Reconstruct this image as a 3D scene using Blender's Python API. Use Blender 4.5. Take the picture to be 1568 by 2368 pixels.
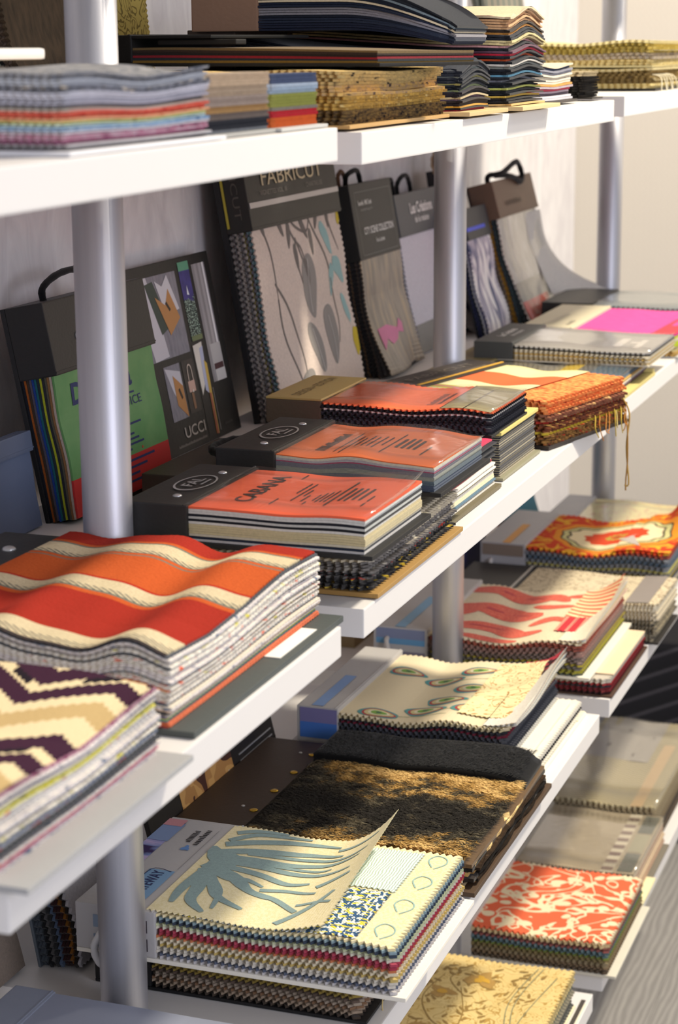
import bpy, bmesh, math, random
from math import sin, cos, pi, radians, sqrt, atan2
from mathutils import Vector, Matrix
for o in list(bpy.data.objects): bpy.data.objects.remove(o)
SC = bpy.context.scene; COL = SC.collection
rnd = random.Random(7)
# ------------------------------------------------------------------ camera
F_PX, PIT, YAW, ROLL = 4600.0, radians(13.17), radians(19.85), 0.0073
fw = Vector((cos(PIT)*cos(YAW), cos(PIT)*sin(YAW), -sin(PIT)))
r0 = Vector((sin(YAW), -cos(YAW), 0)); u0_ = r0.cross(fw)
rt = r0*cos(ROLL)-u0_*sin(ROLL); up = u0_*cos(ROLL)+r0*sin(ROLL)
cd = bpy.data.cameras.new('camera'); cam = bpy.data.objects.new('camera', cd); COL.objects.link(cam)
cam.matrix_world = Matrix(((rt.x, up.x, -fw.x, 0), (rt.y, up.y, -fw.y, 0), (rt.z, up.z, -fw.z, 0), (0, 0, 0, 1)))
cd.sensor_fit = 'VERTICAL'; cd.sensor_height = 36; cd.lens = F_PX/2368*36; cd.clip_start = 0.05; cd.clip_end = 60
cd.dof.use_dof = True; cd.dof.focus_distance = 1.95; cd.dof.aperture_fstop = 9.0
SC.camera = cam
# ------------------------------------------------------------------ light
W = bpy.data.worlds.new('world'); SC.world = W; W.use_nodes = True
W.node_tree.nodes['Background'].inputs[0].default_value = (0.90, 0.92, 1.0, 1)
W.node_tree.nodes['Background'].inputs[1].default_value = 0.6
def area(name, loc, to, power, size, color):
    l = bpy.data.lights.new(name, 'AREA'); l.energy = power; l.size = size; l.color = color; l.shape = 'DISK'
    o = bpy.data.objects.new(name, l); COL.objects.link(o); o.location = loc
    o.rotation_euler = (Vector(to)-Vector(loc)).to_track_quat('-Z', 'Y').to_euler(); return o
area('ceiling_lamp', (3.15, -0.75, 2.2), (2.1, 0.55, -0.6), 150, 0.28, (1.0, 0.90, 0.72))
area('ceiling_lamp_far', (5.0, -1.6, 2.2), (3.4, 0.6, -0.6), 45, 0.5, (1.0, 0.90, 0.74))
area('shop_window', (-0.3, -2.6, 0.5), (1.8, 0.7, -0.5), 42, 1.3, (0.84, 0.86, 1.0))
SC.view_settings.view_transform = 'Standard'; SC.view_settings.look = 'None'
SC.view_settings.gamma = 1.0; SC.view_settings.exposure = 0.12
# ------------------------------------------------------------------ materials
def lin(h):
    h = h.lstrip('#'); c = [int(h[i:i+2], 16)/255 for i in (0, 2, 4)]
    return tuple((x/12.92 if x <= .04045 else ((x+.055)/1.055)**2.4) for x in c)+(1,)
class G:
    def __init__(s, name, rough=.85, metal=0, spec=.3):
        s.mat = bpy.data.materials.new(name); s.mat.use_nodes = True
        s.nt = s.mat.node_tree; s.b = s.nt.nodes['Principled BSDF']
        s.b.inputs['Roughness'].default_value = rough; s.b.inputs['Metallic'].default_value = metal
        s.b.inputs['Specular IOR Level'].default_value = spec
    def n(s, t): return s.nt.nodes.new(t)
    def put(s, sock, v):
        if isinstance(v, bpy.types.NodeSocket): s.nt.links.new(v, sock)
        elif isinstance(v, str): sock.default_value = lin(v)
        else: sock.default_value = v
    def m(s, op, a, b=0.0, c=0.0):
        n = s.n('ShaderNodeMath'); n.operation = op
        for i, v in enumerate((a, b, c)): s.put(n.inputs[i], v)
        return n.outputs[0]
    def uv(s):
        n = s.n('ShaderNodeUVMap'); n.uv_map = 'UVMap'; q = s.n('ShaderNodeSeparateXYZ'); s.nt.links.new(n.outputs[0], q.inputs[0])
        return q.outputs[0], q.outputs[1]
    def obj(s):
        n = s.n('ShaderNodeTexCoord'); q = s.n('ShaderNodeSeparateXYZ'); s.nt.links.new(n.outputs['Object'], q.inputs[0])
        return q.outputs[0], q.outputs[1], q.outputs[2]
    def vec(s, x, y, z=0.0):
        n = s.n('ShaderNodeCombineXYZ')
        for i, v in enumerate((x, y, z)): s.put(n.inputs[i], v)
        return n.outputs[0]
    def noise(s, v, scale, det=2.0, dist=0.0):
        n = s.n('ShaderNodeTexNoise'); s.put(n.inputs['Vector'], v); n.inputs['Scale'].default_value = scale
        n.inputs['Detail'].default_value = det; n.inputs['Distortion'].default_value = dist; return n.outputs['Fac']
    def vor(s, v, scale, feat='F1'):
        n = s.n('ShaderNodeTexVoronoi'); n.feature = feat; s.put(n.inputs['Vector'], v); n.inputs['Scale'].default_value = scale
        return n.outputs['Distance']
    def ramp(s, f, stops, const=False):
        n = s.n('ShaderNodeValToRGB'); r = n.color_ramp; r.interpolation = 'CONSTANT' if const else 'LINEAR'
        while len(r.elements) < len(stops): r.elements.new(.5)
        for e, (p, c) in zip(r.elements, stops): e.position = p; e.color = lin(c)
        s.put(n.inputs[0], f); return n.outputs[0]
    def mix(s, f, a, b):
        n = s.n('ShaderNodeMix'); n.data_type = 'RGBA'; s.put(n.inputs[0], f); s.put(n.inputs[6], a); s.put(n.inputs[7], b)
        return n.outputs[2]
    def step(s, x, e): return s.m('GREATER_THAN', x, e)
    def band(s, x, a, b): return s.m('MULTIPLY', s.m('GREATER_THAN', x, a), s.m('LESS_THAN', x, b))
    def fr(s, x, k, ph=0.0): return s.m('FRACT', s.m('MULTIPLY_ADD', x, k, ph))
    def bump(s, h, st=.3, dist=.001):
        n = s.n('ShaderNodeBump'); n.inputs['Strength'].default_value = st; n.inputs['Distance'].default_value = dist
        s.put(n.inputs['Height'], h); s.nt.links.new(n.outputs[0], s.b.inputs['Normal'])
    def done(s, col): s.put(s.b.inputs['Base Color'], col); return s.mat
    def weave(s, st=.35, k=900):
        x, y, z = s.obj(); s.bump(s.m('MULTIPLY', s.m('SINE', s.m('MULTIPLY', x, k*2)), s.m('SINE', s.m('MULTIPLY', y, k*2))), st, .0006)
_mc = {}
def mat(h, rough=.5, metal=0, spec=.4, bump=0, var=.06):
    k = ('m', h, rough, metal, bump)
    if k not in _mc:
        g = G('paint_'+h.strip('#'), rough, metal, spec); x, y, z = g.obj(); nz = g.noise(g.vec(x, y, z), 35, 3)
        c = g.mix(g.m('MULTIPLY', nz, var*2), h, dark(h, .6))
        if bump: g.bump(g.noise(g.vec(x, y, z), bump, 2), .25, .0008)
        _mc[k] = g.done(c)
    return _mc[k]
def dark(h, f):
    h = h.lstrip('#'); return '#'+''.join('%02x' % min(255, int(int(h[i:i+2], 16)*f)) for i in (0, 2, 4))
def cloth(h, h2=None, sc=330, amt=.5):
    """woven fabric; two yarn colours when h2 is given"""
    k = ('c', h, h2, sc, amt)
    if k not in _mc:
        g = G('fabric_'+h.strip('#'), .95, 0, .1); x, y, z = g.obj(); v = g.vec(x, y, z)
        nz = g.noise(v, sc, 1)
        c = g.mix(g.step(nz, 1-amt), h, h2) if h2 else g.mix(g.m('MULTIPLY', nz, .45), h, dark(h, .62))
        g.b.inputs['Sheen Weight'].default_value = .15
        g.bump(g.noise(v, 1400, 1), .5, .0008); _mc[k] = g.done(c)
    return _mc[k]
def film_mat():
    if 'film' not in _mc:
        g = G('clear_plastic_film', .08, 0, .5); g.nt.nodes.remove(g.b)
        t = g.n('ShaderNodeBsdfTransparent'); t.inputs[0].default_value = (.97, .97, .97, 1)
        l = g.n('ShaderNodeBsdfGlossy'); l.inputs['Roughness'].default_value = .16; l.inputs[0].default_value = (1, 1, 1, 1)
        fr = g.n('ShaderNodeLayerWeight'); fr.inputs[0].default_value = .5; mx = g.n('ShaderNodeMixShader')
        x, y, z = g.obj(); bp = g.n('ShaderNodeBump'); bp.inputs['Strength'].default_value = .5; bp.inputs['Distance'].default_value = .003
        g.put(bp.inputs['Height'], g.noise(g.vec(x, y, z), 22, 2, .6))
        g.nt.links.new(bp.outputs[0], l.inputs['Normal'])
        f = g.m('MULTIPLY_ADD', g.m('POWER', fr.outputs['Facing'], 4.0), .5, .07)
        g.nt.links.new(f, mx.inputs[0]); g.nt.links.new(t.outputs[0], mx.inputs[1]); g.nt.links.new(l.outputs[0], mx.inputs[2])
        g.nt.links.new(mx.outputs[0], g.nt.nodes['Material Output'].inputs[0]); _mc['film'] = g.mat
    return _mc['film']
# ------------------------------------------------------------------ mesh helpers
def link(name, me, m=None, parent=None, smooth=False):
    o = bpy.data.objects.new(name, me); COL.objects.link(o)
    if m: me.materials.append(m)
    if parent: o.parent = parent
    if smooth:
        for p in me.polygons: p.use_smooth = True
    return o
def box_bm(bm, x0, x1, y0, y1, z0, z1, bev=0):
    r = bmesh.ops.create_cube(bm, size=1)
    for v in r['verts']: v.co = Vector((x0+(v.co.x+.5)*(x1-x0), y0+(v.co.y+.5)*(y1-y0), z0+(v.co.z+.5)*(z1-z0)))
    if bev:
        es = list({e for v in r['verts'] for e in v.link_edges})
        bmesh.ops.bevel(bm, geom=es, offset=bev, segments=2, affect='EDGES', profile=.7)
def bx(name, x0, x1, y0, y1, z0, z1, m, parent=None, bev=.0008):
    bm = bmesh.new(); box_bm(bm, x0, x1, y0, y1, z0, z1, bev); me = bpy.data.meshes.new(name); bm.to_mesh(me); bm.free()
    return link(name, me, m, parent)
def tube(name, pts, r, m, parent=None, n=8, kink=0, closed_r=None):
    P = [Vector(p) for p in pts]; Q = []
    for i in range(len(P)-1):
        a, b, c, d = P[max(i-1, 0)], P[i], P[i+1], P[min(i+2, len(P)-1)]
        for k in range(6):
            t = k/6; Q.append(.5*((2*b)+(c-a)*t+(2*a-5*b+4*c-d)*t*t+(3*b-a-3*c+d)*t**3))
    Q.append(P[-1]); vs = []; fs = []
    for i, q in enumerate(Q):
        t = (Q[min(i+1, len(Q)-1)]-Q[max(i-1, 0)]).normalized(); a = t.orthogonal().normalized(); b = t.cross(a)
        ref = Vector((.3, .5, .81)); a = (ref-t*ref.dot(t)).normalized(); b = t.cross(a)
        rr = r*(1+kink*sin(i*1.9))
        for k in range(n): vs.append(q+a*cos(2*pi*k/n)*rr+b*sin(2*pi*k/n)*rr)
    for i in range(len(Q)-1):
        for k in range(n): fs.append((i*n+k, i*n+(k+1) % n, (i+1)*n+(k+1) % n, (i+1)*n+k))
    fs.append(tuple(range(n-1, -1, -1))); fs.append(tuple((len(Q)-1)*n+k for k in range(n)))
    me = bpy.data.meshes.new(name); me.from_pydata(vs, [], fs); return link(name, me, m, parent, True)
def dome(name, c, r, h, m, parent, axis=Vector((0, 0, 1))):
    bm = bmesh.new(); bmesh.ops.create_uvsphere(bm, u_segments=14, v_segments=8, radius=r)
    q = Vector((0, 0, 1)).rotation_difference(axis).to_matrix()
    for v in bm.verts: v.co.z *= h/r; v.co = q@v.co+Vector(c)
    me = bpy.data.meshes.new(name); bm.to_mesh(me); bm.free(); return link(name, me, m, parent, True)
def sheet_mesh(L, W, t, zf, u0=0, pitch=.0055, amp=.0016, rr=0, nv=4, v0=0, ph=0, rag=0):
    rows = []; st = pitch/2 if amp else .006; N = max(3, int((L-u0)/st)); st = (L-u0)/N
    vs = []; nc = nv+1
    for i in range(N):
        u = u0+i*st; a = amp*(1 if (i+ph) % 2 else -1) if i else 0; rc = 0
        if rr and u > L-rr: rc = rr-sqrt(max(0, rr*rr-(u-(L-rr))**2))
        lo, hi = v0+rc+a+(rnd.uniform(-rag, rag) if rag else 0), v0+W-rc-a
        rows.append([len(vs)+j for j in range(nc)])
        for j in range(nc): vs.append((u, lo+(hi-lo)*j/nv))
    lo, hi = vs[rows[-1][0]][1], vs[rows[-1][-1]][1]
    M = max(nv, int((hi-lo)/pitch)*2) if amp else nv*3
    last = []
    for j in range(M+1):
        last.append(len(vs)); a = amp*(1 if j % 2 else -1) if amp else 0
        vs.append((L+a+(rnd.uniform(-rag, rag) if rag else 0), lo+(hi-lo)*j/M))
    n = len(vs); V = [(u, v, zf(u, v)) for u, v in vs]; V += [(x, y, z-t) for x, y, z in V]
    fs = []
    for i in range(N-1):
        for j in range(nv):
            a, b, c, d = rows[i][j], rows[i][j+1], rows[i+1][j+1], rows[i+1][j]
            fs.append((a, d, c, b)); fs.append((a+n, b+n, c+n, d+n))
    pr = rows[-1]
    for j in range(nv):   # fan strips joining the sparse row to the dense pinked front
        s, e = round(M*j/nv), round(M*(j+1)/nv); seg = last[s:e+1]
        f = [pr[j]]+seg+[pr[j+1]]; fs.append(tuple(f)); fs.append(tuple(x+n for x in reversed(f)))
    loop = [r[0] for r in rows]+last+[r[-1] for r in reversed(rows)]
    for i in range(len(loop)):
        a, b = loop[i], loop[(i+1) % len(loop)]; fs.append((a, a+n, b+n, b))
    me = bpy.data.meshes.new('swatch'); me.from_pydata(V, [], fs)
    uvl = me.uv_layers.new(name='UVMap'); li = [0]*len(me.loops); me.loops.foreach_get('vertex_index', li)
    fl = []
    for k in li: fl += (V[k][0], V[k][1])
    uvl.data.foreach_set('uv', fl)
    return me
# -------- flat print laid on a surface z = surf(u, v)
class Print:
    def __init__(s): s.V = []; s.Fc = []; s.np = 0
    def rib(s, pts, w0, w1=None, wm=None, n=6):
        s.np += 1
        w1 = w0 if w1 is None else w1; P = [Vector((p[0], p[1])) for p in pts]; Q = []
        for i in range(len(P)-1):
            a, b, c, d = P[max(i-1, 0)], P[i], P[i+1], P[min(i+2, len(P)-1)]
            for k in range(n):
                t = k/n; Q.append(.5*((2*b)+(c-a)*t+(2*a-5*b+4*c-d)*t*t+(3*b-a-3*c+d)*t**3))
        Q.append(P[-1]); b0 = len(s.V); m = len(Q)-1
        for i, q in enumerate(Q):
            t = Q[min(i+1, m)]-Q[max(i-1, 0)]; t = t.normalized() if t.length else Vector((1, 0)); nn = Vector((-t.y, t.x)); f = i/m
            w = w0+(w1-w0)*f if wm is None else ((1-f)**2*w0+2*f*(1-f)*(2*wm-.5*w0-.5*w1)+f*f*w1)
            s.V += [(q.x+nn.x*w/2, q.y+nn.y*w/2), (q.x-nn.x*w/2, q.y-nn.y*w/2)]
        for i in range(m): a = b0+2*i; s.Fc.append((a, a+1, a+3, a+2))
    def blob(s, cu, cv, ru, rv, rot=0, n=20, wob=0, tip=0, hole=0):
        b0 = len(s.V); rings = 3; s.np += 1
        k0 = rnd.random()*6
        for r in range(rings+1):
            f = hole+(1-hole)*r/rings
            for i in range(n):
                a = 2*pi*i/n; w = 1+wob*sin(3*a+k0)+wob*.6*sin(5*a+k0*2)
                x = cos(a)*ru*f*w; y = sin(a)*rv*f*w*(1-tip*cos(a))
                s.V.append((cu+x*cos(rot)-y*sin(rot), cv+x*sin(rot)+y*cos(rot)))
        if not hole: s.Fc.append(tuple(b0+i for i in range(n)))
        for r in range(rings):
            for i in range(n):
                a, b = b0+r*n+i, b0+r*n+(i+1) % n; s.Fc.append((a, a+n, b+n, b))
    def poly(s, pts): s.np += 1; b = len(s.V); s.V += pts; s.Fc.append(tuple(range(b, b+len(pts))))
    def quad(s, u0, u1, v0, v1, nu=8, nv=4):
        s.np += 1; b = len(s.V)
        for i in range(nu+1):
            for j in range(nv+1): s.V.append((u0+(u1-u0)*i/nu, v0+(v1-v0)*j/nv))
        for i in range(nu):
            for j in range(nv): a = b+i*(nv+1)+j; s.Fc.append((a, a+nv+1, a+nv+2, a+1))
    def put(s, surf, m, parent, name='printed_motif', eps=.0005, clip=None):
        V = s.V
        if clip:
            u0, u1, v0, v1 = clip; V = [(min(max(a, u0), u1), min(max(b, v0), v1)) for a, b in V]
        me = bpy.data.meshes.new(name); me.from_pydata([(u, v, surf(u, v)+eps) for u, v in V], [], s.Fc)
        uvl = me.uv_layers.new(name='UVMap')
        for l in me.loops: uvl.data[l.index].uv = V[l.vertex_index]
        bm = bmesh.new(); bm.from_mesh(me); bmesh.ops.recalc_face_normals(bm, faces=bm.faces)
        for f in bm.faces:
            if f.normal.z < 0: f.normal_flip()
        bm.to_mesh(me); bm.free(); o = link(name, me, m, parent)
        if s.np > 1: o['kind'] = 'stuff'
        return o
def text_pts(s, bold=0):
    cu = bpy.data.curves.new('t', 'FONT'); cu.body = s; cu.size = 1; cu.offset = bold; cu.resolution_u = 3
    o = bpy.data.objects.new('t', cu); COL.objects.link(o); bpy.context.view_layer.update()
    me = bpy.data.meshes.new_from_object(o.evaluated_get(bpy.context.evaluated_depsgraph_get()))
    bpy.data.objects.remove(o); vs = [v.co.copy() for v in me.vertices]; fs = [tuple(p.vertices) for p in me.polygons]
    bpy.data.meshes.remove(me); xs = [v.x for v in vs]; ys = [v.y for v in vs]
    a, b, c, d = min(xs), max(xs), min(ys), max(ys)
    return [((v.x-a)/(b-a), (v.y-c)/(d-c)) for v in vs], fs
def text(s, v0, v1, u0, u1, surf, m, parent, bold=0, eps=.0006, name='lettering'):
    """letters run along +v between v0 and v1, tops towards u0, feet at u1"""
    vs, fs = text_pts(s, bold); V = [(u1+(u0-u1)*y, v0+(v1-v0)*x) for x, y in vs]
    me = bpy.data.meshes.new(name); me.from_pydata([(u, v, surf(u, v)+eps) for u, v in V], [], fs); return link(name, me, m, parent)
def text3(s, o, ax, ay, m, parent, bold=0, name='lettering'):
    vs, fs = text_pts(s, bold); o, ax, ay = Vector(o), Vector(ax), Vector(ay)
    me = bpy.data.meshes.new(name); me.from_pydata([o+ax*x+ay*y for x, y in vs], [], fs); return link(name, me, m, parent)
def thing(name, label, cat, group=None, loc=(0, 0, 0)):
    o = bpy.data.objects.new(name, None); COL.objects.link(o); o.empty_display_size = .05; o.location = loc
    o['label'] = label; o['category'] = cat
    if group: o['group'] = group
    return o
def struct(name, m, *b):
    o = bx(name, *b, m, None, 0); o['kind'] = 'structure'; return o
# ------------------------------------------------------------------ structure
def wall_mat():
    g = G('embossed_wallpaper', .75, 0, .25); x, y, z = g.obj()
    a = g.noise(g.vec(g.m('MULTIPLY', x, 1), y, g.m('MULTIPLY', z, .35)), 26, 4, 1.5)
    g.bump(a, .5, .004); return g.done(g.ramp(a, [(.3, '#cdc9cc'), (.7, '#e2dfe0')]))
def endwall_mat():
    g = G('cream_wallpaper', .75, 0, .25); x, y, z = g.obj()
    w = g.m('SINE', g.m('ADD', g.m('MULTIPLY', y, 520), g.m('MULTIPLY', g.m('ABSOLUTE', g.m('SUBTRACT', g.fr(z, 60), .5)), 9)))
    g.bump(w, .12, .0008); return g.done(g.mix(g.m('MULTIPLY_ADD', w, .04, .1), '#d4cdc2', '#b9b0a2'))
def floor_mat():
    g = G('grey_oak_floor', .5, 0, .4); x, y, z = g.obj()
    wv = g.n('ShaderNodeTexWave'); wv.bands_direction = 'Y'; wv.inputs['Scale'].default_value = 16
    wv.inputs['Distortion'].default_value = 9; wv.inputs['Detail'].default_value = 3; wv.inputs['Detail Scale'].default_value = .7
    g.put(wv.inputs['Vector'], g.vec(g.m('MULTIPLY', x, .35), g.m('MULTIPLY', y, 1.6)))
    f = g.noise(g.vec(g.m('MULTIPLY', x, 3), g.m('MULTIPLY', y, 60)), 3, 4)
    k = g.m('MULTIPLY_ADD', f, .45, g.m('MULTIPLY', wv.outputs['Fac'], .55))
    g.bump(k, .2, .001); return g.done(g.ramp(k, [(.1, '#84817e'), (.55, '#959290'), (.9, '#a5a29d')]))
struct('wall_left', wall_mat(), -1.2, 4.36, 1.0, 1.06, -1.65, 1.3)
struct('wall_right', endwall_mat(), 4.3, 4.36, -3.0, 1.0, -1.65, 1.3)
FM = floor_mat(); fl = struct('floor', mat('#55524f', .8), -1.2, 4.36, -3.0, 1.06, -1.72, -1.6505)
k = 0
for i in range(26):    # floor boards lying along the rack
    y = 0.99-i*.14
    for x0, x1 in ((-1.2, 1.3), (1.3, 2.75), (2.75, 4.3)):
        s = .35 if i % 2 else 0; p = bx('plank', x0+(s if x0 > -1 else 0)+.0006, (x1+(s if x1 < 4.2 else 0))-.0006, y-.1392, y, -1.652, -1.640, FM, fl, .0008)
struct('baseboard_back', mat('#e6e2da', .5), -1.2, 4.3, .985, 1.0, -1.64, -1.57)
struct('baseboard_end', mat('#e0dbd0', .5), 4.285, 4.3, -3.0, .985, -1.64, -1.57)
# ------------------------------------------------------------------ rack
rack = thing('shelving_rack', 'white steel shelving rack on round aluminium posts along the pale wall', 'shelving', None, (0, 0, -1.64))
WM = mat('#dedbd9', .38, 0, .45, 0, .01)
def alu():
    g = G('brushed_aluminium', .47, .8, .5); x, y, z = g.obj()
    nz = g.noise(g.vec(g.m('MULTIPLY', x, 30), g.m('MULTIPLY', y, 30), z), 6, 3)
    g.bump(g.noise(g.vec(x, y, z), 700, 1), .08, .0005)
    return g.done(g.mix(nz, '#c4c4ca', '#b2b2b9'))
AM = alu()
for X in (.482, 1.484, 2.497, 3.475):
    bm = bmesh.new(); bmesh.ops.create_cone(bm, cap_ends=True, segments=48, radius1=.0212, radius2=.0212, depth=2.15)
    for v in bm.verts: v.co += Vector((X, .745, -1.64+1.075+1.64))
    me = bpy.data.meshes.new('post'); bm.to_mesh(me); bm.free(); p = link('post', me, AM, rack, True)
    bx('foot_plate', X-.04, X+.04, .705, .785, 0, .006, AM, p)
ZL = {1: -.064, 2: -.457, 3: -.857, 4: -1.257}
def board(x0, x1, z, yf=.523, yb=.965):
    t = .0255; bm = bmesh.new(); box_bm(bm, x0, x1, yf, yb, z-t+1.64, z+1.64, .0014)
    me = bpy.data.meshes.new('shelf'); bm.to_mesh(me); bm.free(); s = link('shelf', me, WM, rack)
    for xe in (x0, x1):   # end clamp that grips the post
        c = .012 if xe == x0 else -.012
        bx('bracket', min(xe-c*1.2, xe+c*.2), max(xe-c*1.2, xe+c*.2), .715, .775, z-.02+1.64, z-.004+1.64, AM, s, .001)
for x0, x1 in ((.903, 1.452), (1.508, 2.452), (2.512, 3.446)): board(x0, x1, .336)
for lv in (1, 2, 3, 4):
    z = ZL[lv]; board(.903, 1.452, z+(.004 if lv == 1 else .001)); board(1.508, 2.452, z-(.002 if lv == 1 else 0)); board(2.512, 3.446, z+(.001 if lv < 4 else 0))
# ------------------------------------------------------------------ sample book builder
BLK = '#1b1b1d'
def book(name, label, cat, group, X, Yf, Yb, z, H, n, pal, hd=.06, hh=None, hm=None, hgap=.0, rot=0, lean=None, Ln=None,
         base=None, bt=.003, bo=.006, bs=.002, wave=(.003, 2.2, .5), wv=0.0, droop=0.0, prof=1.0, zig=True, rr=0, top=None, topn=1,
         rag=.0012, film=False, amp=.0016, pitch=.0055, fan=0.0, thick=.82, edge=None, short=None, curl=None, hx=.0, tilt=0):
    """A bound book of fabric samples. Local x runs from the bound end to the free edge, y across, z up through the stack."""
    Wd = X[1]-X[0]; L = (Yb-Yf) if Ln is None else Ln
    root = thing(name, label, cat, group)
    if lean is None:
        a = radians(-90+rot); root.location = (X[0], Yb, z); root.rotation_euler = (0, radians(tilt), a)
    else:
        s, c = sin(radians(lean)), cos(radians(lean))
        R = Matrix(((0, 1, 0), (-s, 0, -c), (-c, 0, s))).to_4x4()
        root.matrix_world = Matrix.Translation((X[0], Yb+L*s, z+L*c))@Matrix.Rotation(radians(rot), 4, 'Z')@R
    hh = hh or H+bt+.002; b0 = 0
    if base:
        bm = base if not isinstance(base, str) else mat(base, .55, 0, .4, 300)
        bx('cover_board', 0, L+bo, -bs, Wd+bs, 0, bt, bm, root, .0006); b0 = bt
    hdr = None
    if hd:
        hmm = hm if not isinstance(hm, (str, type(None))) else mat(hm or BLK, .5, 0, .45, 260)
        hdr = bx('header', -hx, hd, -bs, Wd+bs, b0+.0002 if base else 0, hh, hmm, root, .0014)
        bx('crease', hd-.004, hd-.0025, -bs-.0002, Wd+bs+.0002, hh-.0002, hh+.0006, hmm, hdr, .0002)
    us = hd-.003 if hd else 0; Hs = H-b0; colors = []
    tot = sum(w for _, w in pal)
    for m_, w in pal: colors += [m_]*max(1, round(n*w/tot))
    colors = (colors+[colors[-1]]*n)[:n]; A, fq, ph = wave
    def zk(k):
        f = (k+1)/n
        def zf(u, v):
            r = (u-us)/(L-us); g = 1+(prof-1)*min(1, max(0, r))
            e = min(1, max(0, r)*3.0); w = A*f*sin(2*pi*fq*r+ph)*e+A*.35*f*sin(2*pi*fq*1.9*r+ph*2+v*9)*e
            w += wv*f*sin(v/Wd*2*pi*1.1+ph)*min(1, r*1.3)
            q = b0+Hs*f*g+w-droop*max(0, r-.45)**2*3.3*(.35+.65*f)
            if fan: q += fan*f**3*max(0, r-.6)**2*6.25*(1+.5*sin(v/Wd*5+k))
            return q
        return zf
    for k in range(n):
        zf = zk(k); t = Hs/n*thick; m_ = colors[k]; last = k >= n-topn
        if last and top: m_ = top
        du = rnd.uniform(-rag, rag)*1.5; dv = rnd.uniform(-rag, rag)*.7
        Lk = L+du-(0 if not short else short.get(n-1-k, 0))
        me = sheet_mesh(Lk, Wd, t, zf, us, pitch, amp if zig else 0, rr, 4, dv, (k//2) % 2 if edge == 'check' else 0)
        o = link('swatch', me, m_ if not isinstance(m_, str) else cloth(m_), root)
        if last and top: o['label'] = 'uppermost fabric sample showing its pattern'
    surf = zk(n-1)
    if film:
        fm = sheet_mesh(L+.003, Wd+.003, .0003, lambda u, v: surf(u, v)+.0022+.0012*sin(u*60+v*30)+(curl(u/L, v/Wd) if curl else 0), us, .006, 0, .004, 4, -.0015)
        link('clear_film', fm, film_mat(), root, True)
    return dict(root=root, hdr=hdr, surf=surf, W=Wd, L=L, hd=hd, hh=hh, H=H, flat=lambda u, v: hh, n=n)
def bars(b, rows, m, surf=None, parent=None):
    p = Print()
    for u0, u1, v0, v1 in rows: p.quad(u0, u1, v0, v1, 1, 6)
    return p.put(surf or b['surf'], m, parent or b['root'], 'lettering', .0007)
INK = mat('#221d1f', .7); WHT = mat('#e9e7e4', .5); SIL = mat('#c9c9c9', .3, .6); GOLD = mat('#d9b24a', .25, .9)
def scrawl(s, v0, v1, u0, u1, surf, m, parent, bold=0, eps=.0006, name='lettering'):
    """print too small or blurred to read: a row of short upright strokes"""
    p = Print(); n = max(4, int((v1-v0)/max(.0016, abs(u1-u0)*.55)))
    for i in range(n):
        w = (v1-v0)/n; a = v0+w*i; p.quad(u0+(u1-u0)*rnd.choice((0, .3)), u1, a, a+w*.55, 1, 1)
    return p.put(surf, m, parent, name, eps)
# ------------------------------------------------------------------ woven and printed patterns (u along the book, v across, metres)
def ticks(g, u, v, a, b, k, sk):   # slanting stitch marks inside the band a..b of v
    return g.m('MULTIPLY', g.band(v, a, b), g.m('LESS_THAN', g.fr(g.m('MULTIPLY_ADD', v, sk, u), k), .42))
def kilim(W):
    g = G('striped_kilim', .95, 0, .1); u, v0 = g.uv(); v = g.m('DIVIDE', v0, W); x, y, z = g.obj(); nz = g.noise(g.vec(x, y, z), 420, 2)
    C, R, O, T = '#cbbd9c', '#9c2c20', '#bd5729', '#6e7468'
    st = [(0, '#3b3a3a'), (.012, C), (.115, '#a02a1c'), (.125, R), (.40, O), (.425, T), (.435, C), (.52, '#a8281c'), (.533, O), (.735, T), (.745, O), (.765, T), (.772, C), (.875, T), (.885, O), (.905, R)]
    c = g.ramp(v, st, True)
    for a, b in ((.02, .055), (.435, .462), (.772, .80)):
        c = g.mix(ticks(g, u, v0, a*W, b*W, 150, 1.6), c, '#5d625c')
    c = g.mix(g.m('MULTIPLY', g.m('SUBTRACT', nz, .35), .9), c, g.mix(.5, c, '#6a2410'))
    g.bump(nz, .6, .001); return g.done(c)
def chevron():
    g = G('ikat_zigzag', .95, 0, .1); u, v = g.uv()
    st = g.m('MULTIPLY', g.m('ABSOLUTE', g.m('SUBTRACT', g.fr(u, 190), .5)), .007)
    tri = g.m('ABSOLUTE', g.m('SUBTRACT', g.fr(u, 10.5, .45), .5))
    s = g.fr(g.m('ADD', g.m('MULTIPLY_ADD', tri, .085, v), st), 7.6, .30)
    c = g.ramp(s, [(0, '#3c2033'), (.20, '#e0cda4'), (.42, '#bfa473'), (.62, '#e0cda4'), (.74, '#3c2033'), (.9, '#e0cda4')], True)
    dia = g.m('MULTIPLY', g.band(s, .93, 1.0), g.band(g.fr(u, 19, .3), .35, .75)); c = g.mix(dia, c, '#231c24')
    x, y, z = g.obj(); g.bump(g.noise(g.vec(x, y, z), 500, 2), .6, .001); return g.done(c)
def vstripes(name, W, stops, rough=.9):
    g = G(name, rough, 0, .15); u, v0 = g.uv(); c = g.ramp(g.m('DIVIDE', v0, W), stops, True)
    g.weave(.3, 1500); return g.done(c)
def tweed(a='#3d5c80', b='#e6d34a', c_='#dfe3df'):
    g = G('tweed', .95, 0, .1); u, v = g.uv(); f = g.vec(g.m('MULTIPLY', u, 1), g.m('MULTIPLY', v, .45)); n1 = g.noise(f, 260, 1); n2 = g.noise(g.vec(g.m('MULTIPLY', u, .4), v, 3.0), 260, 1)
    c = g.mix(g.step(n1, .52), a, c_); c = g.mix(g.step(n2, .58), c, b); g.weave(.6, 900); return g.done(c)
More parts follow.
